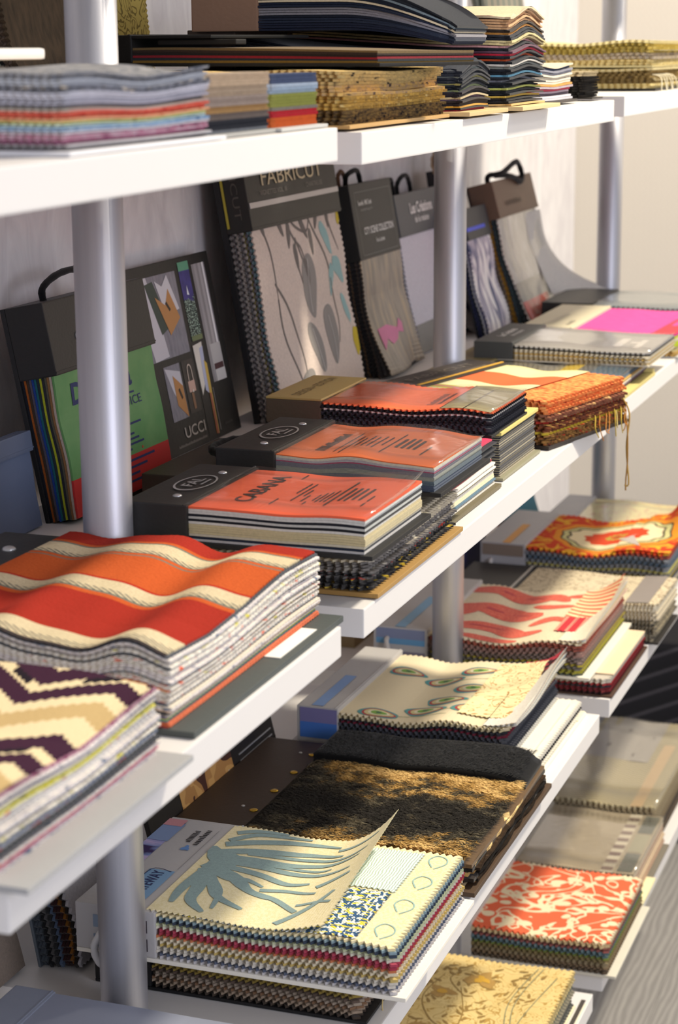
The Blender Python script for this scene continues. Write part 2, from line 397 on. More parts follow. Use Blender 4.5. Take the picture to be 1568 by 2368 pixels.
def ripple(a='#c0d4cc', b='#d6e4dc'):
    g = G('rippled_aqua', .6, 0, .3); u, v = g.uv(); w = g.m('SINE', g.m('MULTIPLY_ADD', u, 2300, g.m('MULTIPLY', g.noise(g.vec(u, v), 60, 2), 12)))
    g.bump(w, .5, .0008); return g.done(g.mix(g.m('MULTIPLY_ADD', w, .4, .5), a, b))
def damask(a, b, sc=45, w=.03, name='scroll_damask', dist=2.0):
    g = G(name, .8, 0, .2); u, v = g.uv(); n1 = g.noise(g.vec(u, v), sc, 1, dist)
    k = g.m('ABSOLUTE', g.m('SUBTRACT', g.fr(n1, 5), .5)); c = g.mix(g.m('LESS_THAN', k, w*4), a, b); g.weave(.3, 1500); return g.done(c)
def trellis():
    g = G('coral_trellis', .9, 0, .1); u, v = g.uv(); q = g.vec(u, v); n1 = g.noise(q, 15, 1.0, 1.4); n2 = g.noise(g.vec(g.m('ADD', u, .3), v, 2), 19, 1, 1.2)
    k = g.m('LESS_THAN', g.m('ABSOLUTE', g.m('SUBTRACT', n1, .5)), .032)
    k2 = g.m('LESS_THAN', g.m('ABSOLUTE', g.m('SUBTRACT', n2, .52)), .026); c = g.mix(g.m('MAXIMUM', k, k2), '#e06a48', '#ead9b4')
    c = g.mix(g.m('LESS_THAN', g.vor(g.vec(g.m('ADD', u, g.m('MULTIPLY', n1, .03)), v), 26), .24), c, '#ead9b4'); g.weave(.4, 1200); return g.done(c)
def suzani(cu, cv):
    g = G('suzani_medallion', .85, 0, .2); u, v = g.uv(); du, dv = g.m('MULTIPLY', g.m('SUBTRACT', u, cu), .95), g.m('SUBTRACT', v, cv)
    r = g.m('SQRT', g.m('ADD', g.m('MULTIPLY', du, du), g.m('MULTIPLY', dv, dv))); an = g.m('ARCTAN2', dv, du)
    r2 = g.m('ADD', r, g.m('MULTIPLY_ADD', g.m('SINE', g.m('MULTIPLY', an, 12)), .0022, g.m('MULTIPLY', g.noise(g.vec(u, v), 60, 2), .008)))
    f = g.m('MULTIPLY', r2, 7.0)
    c = g.ramp(f, [(0, '#4a2a2a'), (.06, '#d04a28'), (.10, '#a9b04a'), (.14, '#d04a28'), (.36, '#e6d6ac'), (.52, '#4b4036'), (.55, '#c9c48a'), (.60, '#3f3836'), (.62, '#e0902c'), (.70, '#d24a24')], True)
    far = g.mix(g.step(g.noise(g.vec(u, v), 38, 2, 1.5), .53), '#c9401f', '#e0a52e'); c = g.mix(g.step(f, .74), c, far); g.weave(.4, 1200); return g.done(c)
def abstract(a='#e9e8e6', b='#5b6480', c_='#b9b4c0'):
    g = G('brushed_abstract', .8, 0, .2); u, v = g.uv(); n1 = g.noise(g.vec(u, g.m('MULTIPLY', v, 3.2)), 14, 4, 1.0)
    return g.done(g.ramp(n1, [(.36, b), (.47, c_), (.56, a), (.8, a)]))
def vinyl():
    g = G('streaked_vinyl', .32, 0, .5); u, v = g.uv(); n1 = g.noise(g.vec(u, g.m('MULTIPLY', v, 5)), 16, 3, .6)
    return g.done(g.ramp(n1, [(.35, '#6e655e'), (.52, '#857a70'), (.66, '#a08a70'), (.8, '#8a8078')]))
def slub(a, b):
    g = G('slub_weave', .8, 0, .2); u, v = g.uv(); n1 = g.noise(g.vec(g.m('MULTIPLY', u, .35), v), 160, 3); g.bump(n1, .5, .001)
    return g.done(g.mix(g.m('MULTIPLY', g.m('SUBTRACT', n1, .35), 1.6), a, b))
def herring(a='#b9ae92', b='#7d755f'):
    g = G('chevron_knit', .9, 0, .1); u, v = g.uv(); t = g.m('ABSOLUTE', g.m('SUBTRACT', g.fr(u, 42), .5))
    s = g.fr(g.m('MULTIPLY_ADD', t, .018, v), 110); n1 = g.noise(g.vec(u, v), 12, 3); c = g.mix(g.m('LESS_THAN', s, .45), a, b)
    return g.done(g.mix(g.m('MULTIPLY', n1, .35), c, '#d8c796'))
def furmat():
    g = G('dyed_fur', .8, 0, .3); u, v = g.uv(); n1 = g.noise(g.vec(g.m('MULTIPLY', u, .55), v), 34, 3, .8); e = g.m('ABSOLUTE', g.m('SUBTRACT', v, .095))
    k = g.m('MULTIPLY_ADD', e, 5.2, g.m('MULTIPLY_ADD', n1, 1.3, -.66)); k = g.m('ADD', k, g.m('MULTIPLY_ADD', g.noise(g.vec(g.m('MULTIPLY', u, .3), v), 170, 2), .9, -.45)); k = g.m('MULTIPLY', k, g.m('MULTIPLY_ADD', g.m('MINIMUM', g.m('MULTIPLY', u, 6), 1.0), .75, .25))
    return g.done(g.ramp(k, [(.10, '#1b1712'), (.26, '#302a20'), (.34, '#6a614c'), (.40, '#3a2d1c'), (.50, '#b58a45'), (.66, '#e3bd78')]))
def fleck(a, b, c_):
    g = G('flecked_yarn', .95, 0, .1); x, y, z = g.obj(); q = g.vec(g.m('MULTIPLY', x, .4), g.m('MULTIPLY', y, .4), z); n1 = g.noise(q, 420, 1); n2 = g.noise(g.vec(g.m('MULTIPLY', x, .3), g.m('MULTIPLY', y, .3), g.m('ADD', z, .5)), 300, 1)
    c = g.mix(g.m('MULTIPLY', g.m('SUBTRACT', n1, .3), 1.4), a, b); c = g.mix(g.m('MULTIPLY', g.m('MAXIMUM', g.m('SUBTRACT', n2, .6), 0.0), 7.0), c, c_); g.bump(n1, .7, .0012); return g.done(c)
# ------------------------------------------------------------------ second shelf down, lying books
L1, L2, L3, L4 = ZL[1], ZL[2], ZL[3], ZL[4]
GL2 = 'sample books lying on the middle shelf'
FL1 = fleck('#e6e0d4', '#a8a4a6', '#e0603c'); FL2 = fleck('#ece6da', '#7e7a7c', '#c9c25a'); FL3 = fleck('#c9c2c4', '#efe8d8', '#5c6c86')
# kilim book
b = book('fabric_sample_book', 'thick fabric sample book topped with an orange, red and cream striped rug swatch', 'sample book', GL2,
         (1.170, 1.462), .546, .835, L2+.001, .058, 40,
         [('#d8384a', 1), ('#e0744a', 2), ('#4f8f9a', .5), ('#b9c24a', 1), ('#7a6f8c', 1), ('#d9d2c6', 1), ('#2f3238', 1), ('#e0c9b4', 2), (FL3, 1), ('#e6dccb', 1), ('#5c6470', 1), (FL1, 3), ('#cfc6ba', 1), (FL2, 3), ('#d9804c', 1), (FL1, 3), ('#6a727c', 1), (FL3, 3), ('#e8e2d4', 1), (FL1, 3), ('#3c4048', 1), (FL2, 2), ('#a8a29c', 1), (FL3, 2), ('#4c5058', 1), (FL2, 2), ('#8a8f96', 1), ('#3c4048', 1)],
         hd=.068, hh=.052, hm='#26292c', base='#4b5150', bt=.005, bo=.020, bs=.004, wave=(.0052, 2.1, 2.6), wv=.0035, top=kilim(.292), rag=.0018, amp=.0004, droop=.002)
dome('rivet', (.035, .05, .0523), .006, .003, SIL, b['root']); dome('rivet', (.035, .24, .0523), .006, .003, SIL, b['root'])
bx('paper_label', b['L']+.001, b['L']+.014, .17, .25, .0052, .0058, mat('#f2eee6', .6), b['root'], 0)
# zigzag book, nearest
b = book('fabric_sample_book', 'fabric sample book with a purple and cream zigzag swatch, nearest the camera', 'sample book', GL2,
         (.905, 1.118), .53, .84, L2+.003, .052, 34, [(FL3, 2), (fleck('#c24a6a', '#d8c0c8', '#8a3050'), 2), (fleck('#e07a4a', '#e8d8c4', '#c05030'), 2), (FL3, 3), ('#3a3d44', 1), (FL1, 2), ('#8a94a8', 1), (FL2, 3), ('#5c6068', 1), (FL3, 3), ('#d3d0cf', 2), (FL1, 2), (fleck('#cfc84a', '#e8e4c0', '#8a8a60'), 3), (FL3, 2), ('#6a7080', 1), (FL3, 2), (fleck('#8a4a6a', '#c0b0b8', '#5a2a44'), 2)],
         hd=.06, hm='#2c2e30', base='#a8a8a8', bt=.004, bo=.022, bs=.006, wave=(.003, 1.6, 1.2), wv=.003, top=chevron(), rag=.0018, amp=.0006)
# black and white tweed stack under the black-headed book
BW = fleck('#8d8781', '#2a292b', '#cfc7b4'); BW2 = fleck('#1d1d20', '#6a6763', '#d9b93c'); BW3 = fleck('#c9bda4', '#a39a8c', '#e8dcb8')
b = book('fabric_sample_book', 'thick stack of black, grey and oatmeal woven swatches under the nearest black-headed book', 'sample book', GL2,
         (1.545, 1.79), .531, .80, L2+.001, .040, 15, [(BW2, 4), (fleck('#26262a', '#8a8680', '#c8402e'), 2), (BW, 4), (BW3, 5)], hd=.045, hh=.036, hm='#4a3422', base='#a8834a', bt=.004, bo=.010, bs=.006,
         wave=(.0012, 2, 1), wv=.001, rag=.003, amp=.0022, pitch=.0075, thick=.9, top=BW3)
# CABANA book
def fal(name_, b, word):
    hh = b['hh']; p = Print(); p.blob(b['hd']*.52, b['W']*.50, .0165, .033, 0, 36, 0, 0, .90); p.put(b['flat'], SIL, b['hdr'], 'oval_emblem', .0012)
    text('FAL', b['W']*.50-.016, b['W']*.50+.018, b['hd']*.52-.008, b['hd']*.52+.003, b['flat'], SIL, b['hdr'], .01, .0012)
    bars(b, [(b['hd']*.52+.0065, b['hd']*.52+.0085, b['W']*.5-.006, b['W']*.5+.017)], SIL, lambda u, v: hh+.0005, b['hdr'])
    for v in (.028, b['W']-.028): dome('rivet', (b['hd']*.60, v, hh), .0042, .0018, SIL, b['root'])
CAB = mat('#dc6446', .6, 0, .2, 0, .02)
b = book('fabric_sample_book', 'nearest black-headed sample book with an orange-red title sheet and cream page edges', 'sample book', GL2,
         (1.502, 1.658), .520, .735, L2+.0445, .034, 14, [('#c9c6c4', 1), ('#232a3a', 1), ('#cdc5b0', 1), ('#c9bb93', 4), ('#d8d4cc', 1), ('#1e1f24', 1), ('#bfc1bd', 1), ('#20222a', 1), ('#cfd0cb', 2), ('#d05a38', 1)],
         hd=.057, hh=.0355, hm='#222120', hx=.002, base=BLK, bt=.004, bo=.008, bs=.004, wave=(.0010, 1.2, 1.2), zig=False, top=CAB, rag=.0004, film=True, thick=.93,
         curl=lambda r, q: .022*max(0, r-.72)**1.5*6*max(0, q-.35)**2)
fal('', b, 'CABANA'); text('CABANA', .030, .135, .084, .100, b['surf'], INK, b['root'], .012)
bars(b, [(.110, .1115, .13, .148), (.118, .1195, .03, .052), (.125, .1265, .078, .118), (.130, .1315, .05, .118), (.1345, .136, .07, .095), (.139, .1405, .05, .075), (.144, .1455, .04, .05), (.148, .1495, .055, .078), (.152, .1535, .05, .085), (.156, .1575, .05, .09), (.160, .1615, .05, .095),
         (.165, .167, .035, .13), (.171, .1735, .055, .105), (.1765, .179, .055, .105), (.182, .1845, .06, .105), (.188, .1905, .06, .105), (.197, .1985, .04, .052), (.1965, .198, .058, .08)], INK)
# second black-headed book
b = book('fabric_sample_book', 'black-headed sample book with a rust-orange title sheet over many fine grey pages', 'sample book', GL2,
         (1.702, 1.862), .522, .735, L2+.055, .030, 24, [('#4a5568', 5), ('#56646e', 3), ('#8a8d84', 3), ('#6e6f78', 3), ('#9a4a62', 1), ('#a9a6aa', 2), ('#c9c4b4', 2), ('#c9a94a', 1)],
         hd=.058, hh=.0335, hm='#222120', hx=.002, base=BLK, bt=.004, bo=.008, bs=.004, wave=(.0022, 1.25, 3.6), zig=False, top=mat('#c4683f', .6, 0, .2, 0, .02), rag=.0004, film=True, thick=.9, droop=.001)
fal('', b, '')
scrawl('', .035, .12, .084, .094, b['surf'], INK, b['root'], .03)
bars(b, [(.104, .1055, .03, .12), (.112, .1135, .02, .10), (.118, .1195, .05, .09), (.124, .1255, .05, .10), (.130, .1315, .05, .095), (.136, .1375, .045, .10), (.142, .1435, .06, .10), (.149, .1505, .03, .12), (.155, .158, .06, .10), (.161, .164, .06, .105), (.167, .170, .06, .105), (.173, .176, .06, .10), (.186, .1875, .04, .08)], INK)
# dark card stack beneath it, with brown header
b = book('fabric_sample_book', 'brown-headed binder of black, cream and red sample cards beneath the rust-orange book', 'sample book', GL2,
         (1.800, 1.992), .545, .862, L2+.001, .052, 22, [('#e8e3d6', 2), ('#5a7a90', 1), ('#f0e6c0', 2), ('#efe9de', 2), ('#8a7a4a', 1), ('#f2ede2', 3), ('#c23040', 1), ('#e9e2d2', 2), ('#23242a', 1), ('#c9bd8a', 1), ('#23242a', 3), ('#e8e2d0', 1), ('#22232a', 2)],
         hd=.110, hh=.034, hm='#3a2f22', base='#6a6148', bt=.004, bo=.008, bs=.004, wave=(.0015, 1.3, 2), wv=.001, zig=False, rag=.002, thick=.85, top=BLK and cloth('#e0305a'))
for v in (.035, .15): dome('rivet', (.06, v, .034), .005, .002, GOLD, b['root'])
tube('handle', [(.075, .055, .034), (.062, .06, .044), (.045, .075, .046), (.040, .10, .046), (.045, .13, .046), (.062, .145, .044), (.075, .15, .034)], .0048, cloth('#151517'), b['root'], kink=.12)
# design folio
KH = '#b39a5e'
b = book('fabric_sample_book', 'khaki-headed sample book with an orange glossy swatch and black-and-white pinked pages', 'sample book', GL2,
         (1.996, 2.142), .551, .802, L2+.053, .028, 13, [('#26262b', 2), ('#3a3a40', 3), ('#1f1f24', 2), ('#34343a', 2), ('#d6d0c6', 1), ('#16161a', 1), ('#18181c', 1), ('#d8c07a', 1)],
         hd=.062, hh=.0295, hm='#57493a', hx=.002, base=BLK, bt=.003, bo=.003, wave=(.0024, 1.1, 1.7), pitch=.0068, amp=.0026, rag=.0006, thick=.92,
         top=vstripes('unused', .2, [(0, '#f07a50'), (1, '#f07a50')]) , edge='check', film=True, droop=.002)
bx('header_lid', -.002, .0625, -.0025, b['W']+.0025, .0297, .0322, mat(KH, .5, 0, .4, 200), b['hdr'], .0008)
text('DESIGN • EDITION', .012, b['W']-.012, .022, .033, lambda u, v: .0322, mat('#6b5c38', .6), b['root'], .0)
p = Print(); p.quad(.196, .252, 0, b['W'], 10, 4); p.put(b['surf'], slub('#8d8668', '#b0a684'), b['root'], 'printed_motif', .0004)
bars(b, [(.2215, .223, .0, .12), (.1955, .1965, 0, .146)], INK)
scrawl('', .03, .10, .172, .180, b['surf'], INK, b['root'])
scrawl('', .03, .10, .183, .188, b['surf'], INK, b['root'])
# pinstripe stack beneath on its cream plate
b = book('fabric_sample_book', 'tall block of grey pinstripe swatches under a pale yellow board, beneath the khaki-headed book', 'sample book', GL2,
         (2.030, 2.182), .549, .79, L2+.001, .048, 34, [('#a99f86', 1), ('#3c3d44', 1)]*17, hd=.05, hh=.046, hm='#3a2f26', base='#8d8a72', bt=.003, bo=.006, bs=.006, wave=(.0004, 1, 1), zig=False, rag=.0008, thick=.8)
bx('cover_board', .03, b['L']+.003, -.004, b['W']+.004, .0485, .0525, mat('#d9c97a', .5, 0, .4, 200), b['root'], .0006)
# orange striped stack
ST = vstripes('orange_striped_fabric', .205, [(0, '#d3c89a'), (.02, '#cfc592'), (.06, '#a9a23c'), (.10, '#b06a7c'), (.13, '#a9a23c'), (.16, '#d8cfa2'), (.36, '#dc6a40'), (.70, '#dcd2a0'), (.93, '#d6cf98'), (.985, '#d9b43a')])
OY = fleck('#d9673a', '#f0c070', '#a83a2c'); OY2 = fleck('#e8a03c', '#e9d8a8', '#c23a3a')
b = book('fabric_sample_book', 'frayed stack of orange and brown woven swatches topped by an orange and cream striped sheet', 'sample book', GL2,
         (2.262, 2.465), .53, .76, L2+.001, .056, 17, [(fleck('#3a2420', '#d9a45a', '#c23a2e'), 4), ('#c9b03a', 1), (fleck('#4a2c26', '#a8603a', '#e0b060'), 3), ('#b03a2c', 1), (fleck('#6a4034', '#b07a5c', '#e8c080'), 3), (OY, 4)],
         hd=.060, hh=.060, hm='#332c26', rot=-14, base='#2b2320', bt=.004, bo=.006, bs=.004, wave=(.0022, 1.2, 2.2), pitch=.0085, amp=.0028, rag=.0025, thick=.92, top=OY, edge='check', Ln=.225, topn=1)
p = Print(); p.quad(.055, .178, .001, .202, 24, 10); p.put(lambda u, v: b['surf'](u, v)+.0012, ST, b['root'], 'swatch')['label'] = 'orange and cream striped sheet laid on the stack'
text('FABRICUT', .02, .175, .018, .031, b['flat'], mat('#7d7466', .4, .3), b['hdr'])
text('VIGNETTES VOL. III', .015, .075, .043, .047, b['flat'], mat('#b0a488', .4, .3), b['hdr']); text('CHARTREUSE', .125, .175, .043, .047, b['flat'], mat('#b0a488', .4, .3), b['hdr'])
bx('header_stripe', .0505, .0545, -.0022, b['W']+.0022, .0601, .0612, mat('#dba83a', .5), b['hdr'], .0003)
for i in range(9):
    v = .11+.09*rnd.random(); x0 = b['L']-.01
    tube('loose_thread', [(x0, v, .03+.01*rnd.random()), (x0+.012, v+.004, .022), (x0+.018, v-.006*rnd.random(), .008-.01*rnd.random()), (x0+.016+.004*rnd.random(), v+.01*rnd.uniform(-1, 1), -.012*rnd.random())], .0007, cloth(rnd.choice(['#e0c050', '#d99040', '#e8d080'])), b['root'], 5)
tube('loose_thread', [(x0+.008, .197, .035), (x0+.020, .200, .012), (x0+.019, .196, -.03), (x0+.022, .199, -.075), (x0+.018, .196, -.078)], .0011, cloth('#c9a050'), b['root'], 6)
tube('loose_thread', [(x0+.008, .190, .03), (x0+.018, .196, .005), (x0+.022, .194, -.04), (x0+.018, .199, -.072), (x0+.019, .197, -.085)], .0010, cloth('#b98a48'), b['root'], 6)
# ---- right bay
b = book('fabric_sample_book', 'sample book of grey, yellow and blue banded sheets under clear film', 'sample book', GL2,
         (2.535, 2.765), .537, .79, L2+.001, .026, 12, [('#2b3040', 1), ('#e8e2d6', 1), ('#8a4a4a', 1), ('#4a5a78', 1), ('#e9dcc8', 2), ('#c9a04a', 1), ('#5b7082', 2), ('#8a8a8c', 2)], hd=.065, hh=.030, hm='#8c7f58',
         base='#cfc07a', bt=.005, bo=.014, bs=.006, wave=(.0015, 1.4, 1), zig=False, rag=.0015, film=True,
         top=(lambda: (lambda g: (lambda uv_: g.done(g.ramp(g.m('MULTIPLY', uv_[0], 3.9), [(0, '#77756c'), (.52, '#8f8d88'), (.60, '#a09b86'), (.64, '#e0c02c'), (.74, '#5a5f64'), (.82, '#3f6078'), (1, '#3f6078')], True)))(g.uv()))(G('banded_sheet', .6)))())
bx('paper_label', b['L']-.02, b['L']+.013, .225, .2355, .0052, .010, mat('#e8d890', .5), b['root'], .001)
b = book('fabric_sample_book', 'grey-headed sample book with a plain grey top sheet and cream pinked pages', 'sample book', GL2,
         (2.668, 2.858), .515, .760, L2+.0285, .022, 8, [('#cbb68a', 2), ('#e2d8c0', 1), ('#d9b45c', 1), ('#d8cdb4', 2), ('#1e1e20', 1), ('#2a2a2c', 1)], hd=.056, hh=.026, hm='#4b4d4c', base='#cfc8b8', bt=.002, bo=.002,
         wave=(.0006, 1, 1), pitch=.007, amp=.0026, top=mat('#a5a19c', .5, 0, .3, 300), film=True, thick=.92, prof=.8, rag=.0006)
text('Les Créations', .05, .13, .018, .030, b['flat'], WHT, b['hdr'], .02); text('de la maison', .06, .12, .034, .042, b['flat'], WHT, b['hdr'], .01)
p = Print(); p.quad(.185, .197, .05, .13, 3, 6); p.quad(.203, .222, .085, .10, 3, 3); p.quad(.215, .224, .04, .12, 3, 6); p.put(b['surf'], mat('#ddd6ce', .6), b['root'], 'printed_motif')
b = book('fabric_sample_book', 'cream-headed sample book with a bright pink top swatch and red and lime edges', 'sample book', GL2,
         (2.93, 3.20), .525, .762, L2+.001, .036, 9, [('#cfa860', 2), ('#d8c890', 2), ('#c9d43a', 2), ('#e0d8b8', 1), ('#c8d83a', 1), ('#e83a4a', 1)], hd=.082, hh=.040, hm='#cfc6a8', base='#b9b9b4', bt=.003,
         wave=(.0008, 1, 1), pitch=.008, amp=.0028, top=slub('#e0559c', '#b83f80'), thick=.92)
p = Print(); p.poly([(.20, .0), (.2375, .0), (.2375, .27), (.215, .27)]); p.put(b['surf'], mat('#e23a48', .8), b['root'], 'printed_motif', .0004)
scrawl('', .03, .08, .062, .069, b['flat'], mat('#6a6458', .6), b['hdr']); scrawl('', .04, .16, .03, .045, b['flat'], mat('#d8d0b8', .5), b['hdr'])
b = book('fabric_sample_book', 'black-headed sample book with a dark green pinked edge under grey film, at the far end', 'sample book', GL2,
         (3.215, 3.42), .535, .80, L2+.001, .038, 8, [('#cdbf8c', 3), ('#27302c', 3), ('#1f2725', 2)], hd=.086, hh=.041, hm='#262524', base=BLK, wave=(.0006, 1, 1), pitch=.008, amp=.0028, top=mat('#8f9698', .35, 0, .5), film=True, thick=.9)
# ------------------------------------------------------------------ second shelf down, books leaning on the wall
GS = 'sample books leaning against the wall on the middle shelf'
CORD = cloth('#121214')
def loop_handle(b, v0, v1, h=.02, m=None, u=0, w=None, r=.0036):
    w = b['hh']*.5 if w is None else w
    tube('handle', [(u+.002, v0, w), (u-h*.55, v0+.002, w+.001), (u-h, v0+(v1-v0)*.3, w+.004), (u-h*1.05, v0+(v1-v0)*.7, w+.004), (u-h*.55, v1-.002, w+.001), (u+.002, v1, w)], r, m or CORD, b['root'], kink=.06)
# green title sheet
b = book('fabric_sample_book', 'black-headed sample book leaning behind the nearest post, green title sheet and rainbow page edges', 'sample book', GS,
         (1.702, 1.925), .9, .922, L2, .042, 13, [('#191c26', 1), ('#9a5220', 1), ('#3c3028', 1), ('#55505e', 1), ('#1d3f8c', 1), ('#1d5f6a', 1), ('#223038', 1), ('#a9b02c', 1), ('#2a2c34', 1), ('#5a5648', 1), ('#8a6440', 1), ('#b9a89c', 1)],
         lean=11, Ln=.214, hd=.072, hh=.047, hm='#1d1c1c', base=BLK, bt=.005, bo=0, wave=(.0015, 1.0, 3.6), zig=False, thick=.8, rag=.0004, prof=.86,
         top=(lambda g: (lambda q: g.done(g.mix(g.step(q[0], .176), g.mix(g.m('MULTIPLY', g.noise(g.vec(q[0], q[1]), 30, 4), .8), '#3f7d45', '#7fa36a'), '#b8302e')))(g.uv()))(G('green_title_sheet', .5)))
dome('rivet', (.040, .055, .0475), .0042, .002, SIL, b['root'], Vector((0, 0, 1)))
loop_handle(b, .045, .15, .022)
NAVY = mat('#26305e', .6)
text('D', .03, .055, .084, .106, b['surf'], NAVY, b['root'], .03); text('a', .145, .165, .090, .106, b['surf'], NAVY, b['root'], .03); bars(b, [(.112, .114, .06, .165)], NAVY)
text('CHOICE', .112, .178, .117, .126, b['surf'], NAVY, b['root'], 0); text('CA', .118, .138, .131, .138, b['surf'], NAVY, b['root'], 0)
bars(b, [(.143+.0052*i, .1452+.0052*i, .08, .165-(.01*(i*7 % 4))) for i in range(6)], NAVY)
bars(b, [(.180+.007*i, .1825+.007*i, .07, .185-.02*(i % 3)) for i in range(4)], NAVY)
p = Print(); p.blob(.172, .160, .0015, .0015); p.put(b['surf'], mat('#c8402c', .6), b['root'], 'printed_motif')
# presentation board
PB = thing('presentation_board', 'tall black presentation board with pictures of cushions, a handbag and a skyline', 'display board', GS)
Lb = .220; s_, c_ = sin(radians(11)), cos(radians(11))
PB.matrix_world = Matrix.Translation((1.962, .936+Lb*s_, L2+Lb*c_))@Matrix(((0, 1, 0), (-s_, 0, -c_), (-c_, 0, s_))).to_4x4()
bx('board', 0, Lb, 0, .268, 0, .004, mat('#211f1e', .5, 0, .4, 200), PB, .001)
fl_ = lambda u, v: .004
def pic(name, u0, u1, v0, v1, m, shapes=()):
    p = Print(); p.quad(u0, u1, v0, v1, 2, 2); o = p.put(fl_, m, PB, 'photo_print', .0004)
    for j, (c, fn) in enumerate(shapes):
        p = Print(); fn(p); p.put(fl_, mat(c, .6), o, 'printed_motif', .0006+.0002*j)
GRY = slub('#8f8c92', '#6e6c73')
pic('cushions', .014, .110, .055, .165, GRY, [('#c9c6cc', lambda p: p.poly([(.014, .055), (.014, .085), (.06, .10), (.108, .108), (.110, .07), (.05, .057)])), ('#3f4a42', lambda p: p.poly([(.022, .078), (.02, .10), (.075, .125), (.082, .10)])),
    ('#cfcdd2', lambda p: p.poly([(.02, .105), (.028, .122), (.016, .14), (.058, .158), (.062, .12)])), ('#b98550', lambda p: p.poly([(.038, .098), (.05, .122), (.032, .136), (.068, .155), (.085, .122)])), ('#3a2f28', lambda p: p.poly([(.048, .122), (.058, .130), (.056, .134), (.046, .126)]))])
pic('skyline', .014, .100, .176, .206, (lambda g: (lambda q: g.done(g.mix(g.step(g.m('ADD', q[0], g.m('MULTIPLY', g.noise(g.vec(q[0], q[1]), 60, 3), .03)), .066), g.mix(g.noise(g.vec(q[0], q[1]), 70, 2), '#2c2a58', '#524a96'), g.mix(g.step(g.noise(g.vec(q[0], q[1]), 480, 1), .56), '#1e2a2a', '#a8bfae'))))(g.uv()))(G('skyline_picture', .5)),
    [('#5f9a7c', lambda p: p.quad(.006, .0165, .176, .206)), ('#e2e6ee', lambda p: p.poly([(.034, .190), (.045, .187), (.046, .193)])), ('#6f7a55', lambda p: p.quad(.094, .100, .176, .206))])
pic('drapes', .012, .155, .214, .252, vstripes('drapes_picture', .252, [(0, '#8c888a'), (.875, '#9d999b'), (.90, '#8a8688'), (.925, '#a29ea0'), (.95, '#8d898c'), (.965, '#d8d6da'), (.985, '#77747a')]),
    [('#b0adae', lambda p: p.quad(.11, .155, .222, .252)), ('#4a2c30', lambda p: p.quad(.134, .141, .224, .250)), ('#c4c2c2', lambda p: p.quad(.141, .155, .224, .252))])
pic('handbag', .118, .180, .134, .166, mat('#3a3431', .5), [('#c9a596', lambda p: p.quad(.143, .156, .142, .160)), ('#8d6a50', lambda p: p.quad(.157, .176, .146, .152)), ('#cdbcae', lambda p: p.rib([(.143, .145), (.128, .146), (.124, .151), (.128, .156), (.143, .157)], .0018)), ('#e6dcd0', lambda p: p.blob(.155, .151, .0018, .0018))])
pic('cushion', .118, .182, .085, .128, GRY, [('#c9c6cc', lambda p: p.poly([(.120, .087), (.128, .126), (.180, .127), (.15, .10)])), ('#b98550', lambda p: p.poly([(.130, .104), (.145, .126), (.182, .127), (.165, .104)])), ('#3a2f28', lambda p: p.poly([(.148, .112), (.160, .117), (.158, .121), (.146, .116)]))])
pic('silks', .103, .215, .172, .205, mat('#2a2726', .5), [('#d5cfc6', lambda p: p.poly([(.105, .174), (.103, .200), (.15, .190), (.165, .176)])), ('#aeb2cc', lambda p: p.poly([(.110, .190), (.108, .200), (.165, .194), (.160, .186)])), ('#c0a24c', lambda p: p.poly([(.125, .196), (.13, .203), (.215, .200), (.214, .192)])), ('#a8604c', lambda p: p.poly([(.165, .1945), (.165, .199), (.215, .198), (.214, .1925)]))])
pic('zip', .16, .212, .2065, .2085, mat('#9a9a9a', .3, .7))
text('UCCI', .108, .165, .192, .205, fl_, mat('#b5b0ac', .4, .3), PB, .01, .0008); scrawl('', .085, .165, .210, .213, fl_, mat('#8d8884', .4, .3), PB, 0, .0008); scrawl('', .222, .245, .205, .208, fl_, mat('#5d5a58', .4, .3), PB, 0, .0008)
# FABRICUT
BOT = '#cdbfb6'
b = book('fabric_sample_book', 'tallest black-headed sample book with a grey and teal leaf-print swatch', 'sample book', GS,
         (2.262, 2.570), .9, .926, L2, .038, 13, [('#9a9490', 2), ('#6a6668', 1), ('#b0a8a0', 2), ('#7a7676', 2), ('#b8b0aa', 1), ('#8a8048', 1), ('#6f6a70', 1), ('#7f98a0', 1), ('#5d7c80', 1), ('#c0b35a', 1), (BOT, 1)],
         lean=9.5, Ln=.405, hd=.170, hh=.042, hm='#262421', base=BLK, bt=.008, bo=0, bs=.006, wave=(.002, 1.4, .4), pitch=.0075, amp=.0028, top=cloth('#dccbbf'), edge='check', prof=.98, thick=.9)
S = lambda u, v: b['surf'](u, v)
Hf = lambda u, v: b['hh']
text('FABRICUT', .045, .26, .098, .118, Hf, mat('#b5a68a', .35, .5), b['hdr'], 0, .0012); text('VIGNETTES VOL. III', .035, .125, .1235, .1295, Hf, mat('#7d7770', .5), b['hdr'], 0, .0012); text('CHARTREUSE', .195, .255, .1235, .1295, Hf, mat('#7d7770', .5), b['hdr'], 0, .0012)
bx('header_stripe', .136, .143, -.004, b['W']+.004, .0422, .0432, mat('#a9a4a8', .3, .5), b['hdr'], .0003)
text3('FABRICUT', (.05, -.0068, .022), (.105, 0, 0), (0, 0, .009), mat('#5d5852', .4, .4), b['hdr']); bx('spine_stripe', .04, .163, -.0075, -.0068, .010, .013, mat('#b0a238', .5), b['hdr'], 0)
p = Print()
for cu, cv, ru, rv, ro in ((.255, .165, .042, .024, .05), (.325, .215, .040, .021, -.1), (.335, .155, .036, .018, .35), (.38, .10, .02, .03, .4)): p.blob(cu, cv, ru, rv, ro, 26, .03, .2)
p.put(S, mat('#8d8884', .8), b['root'])
p = Print()
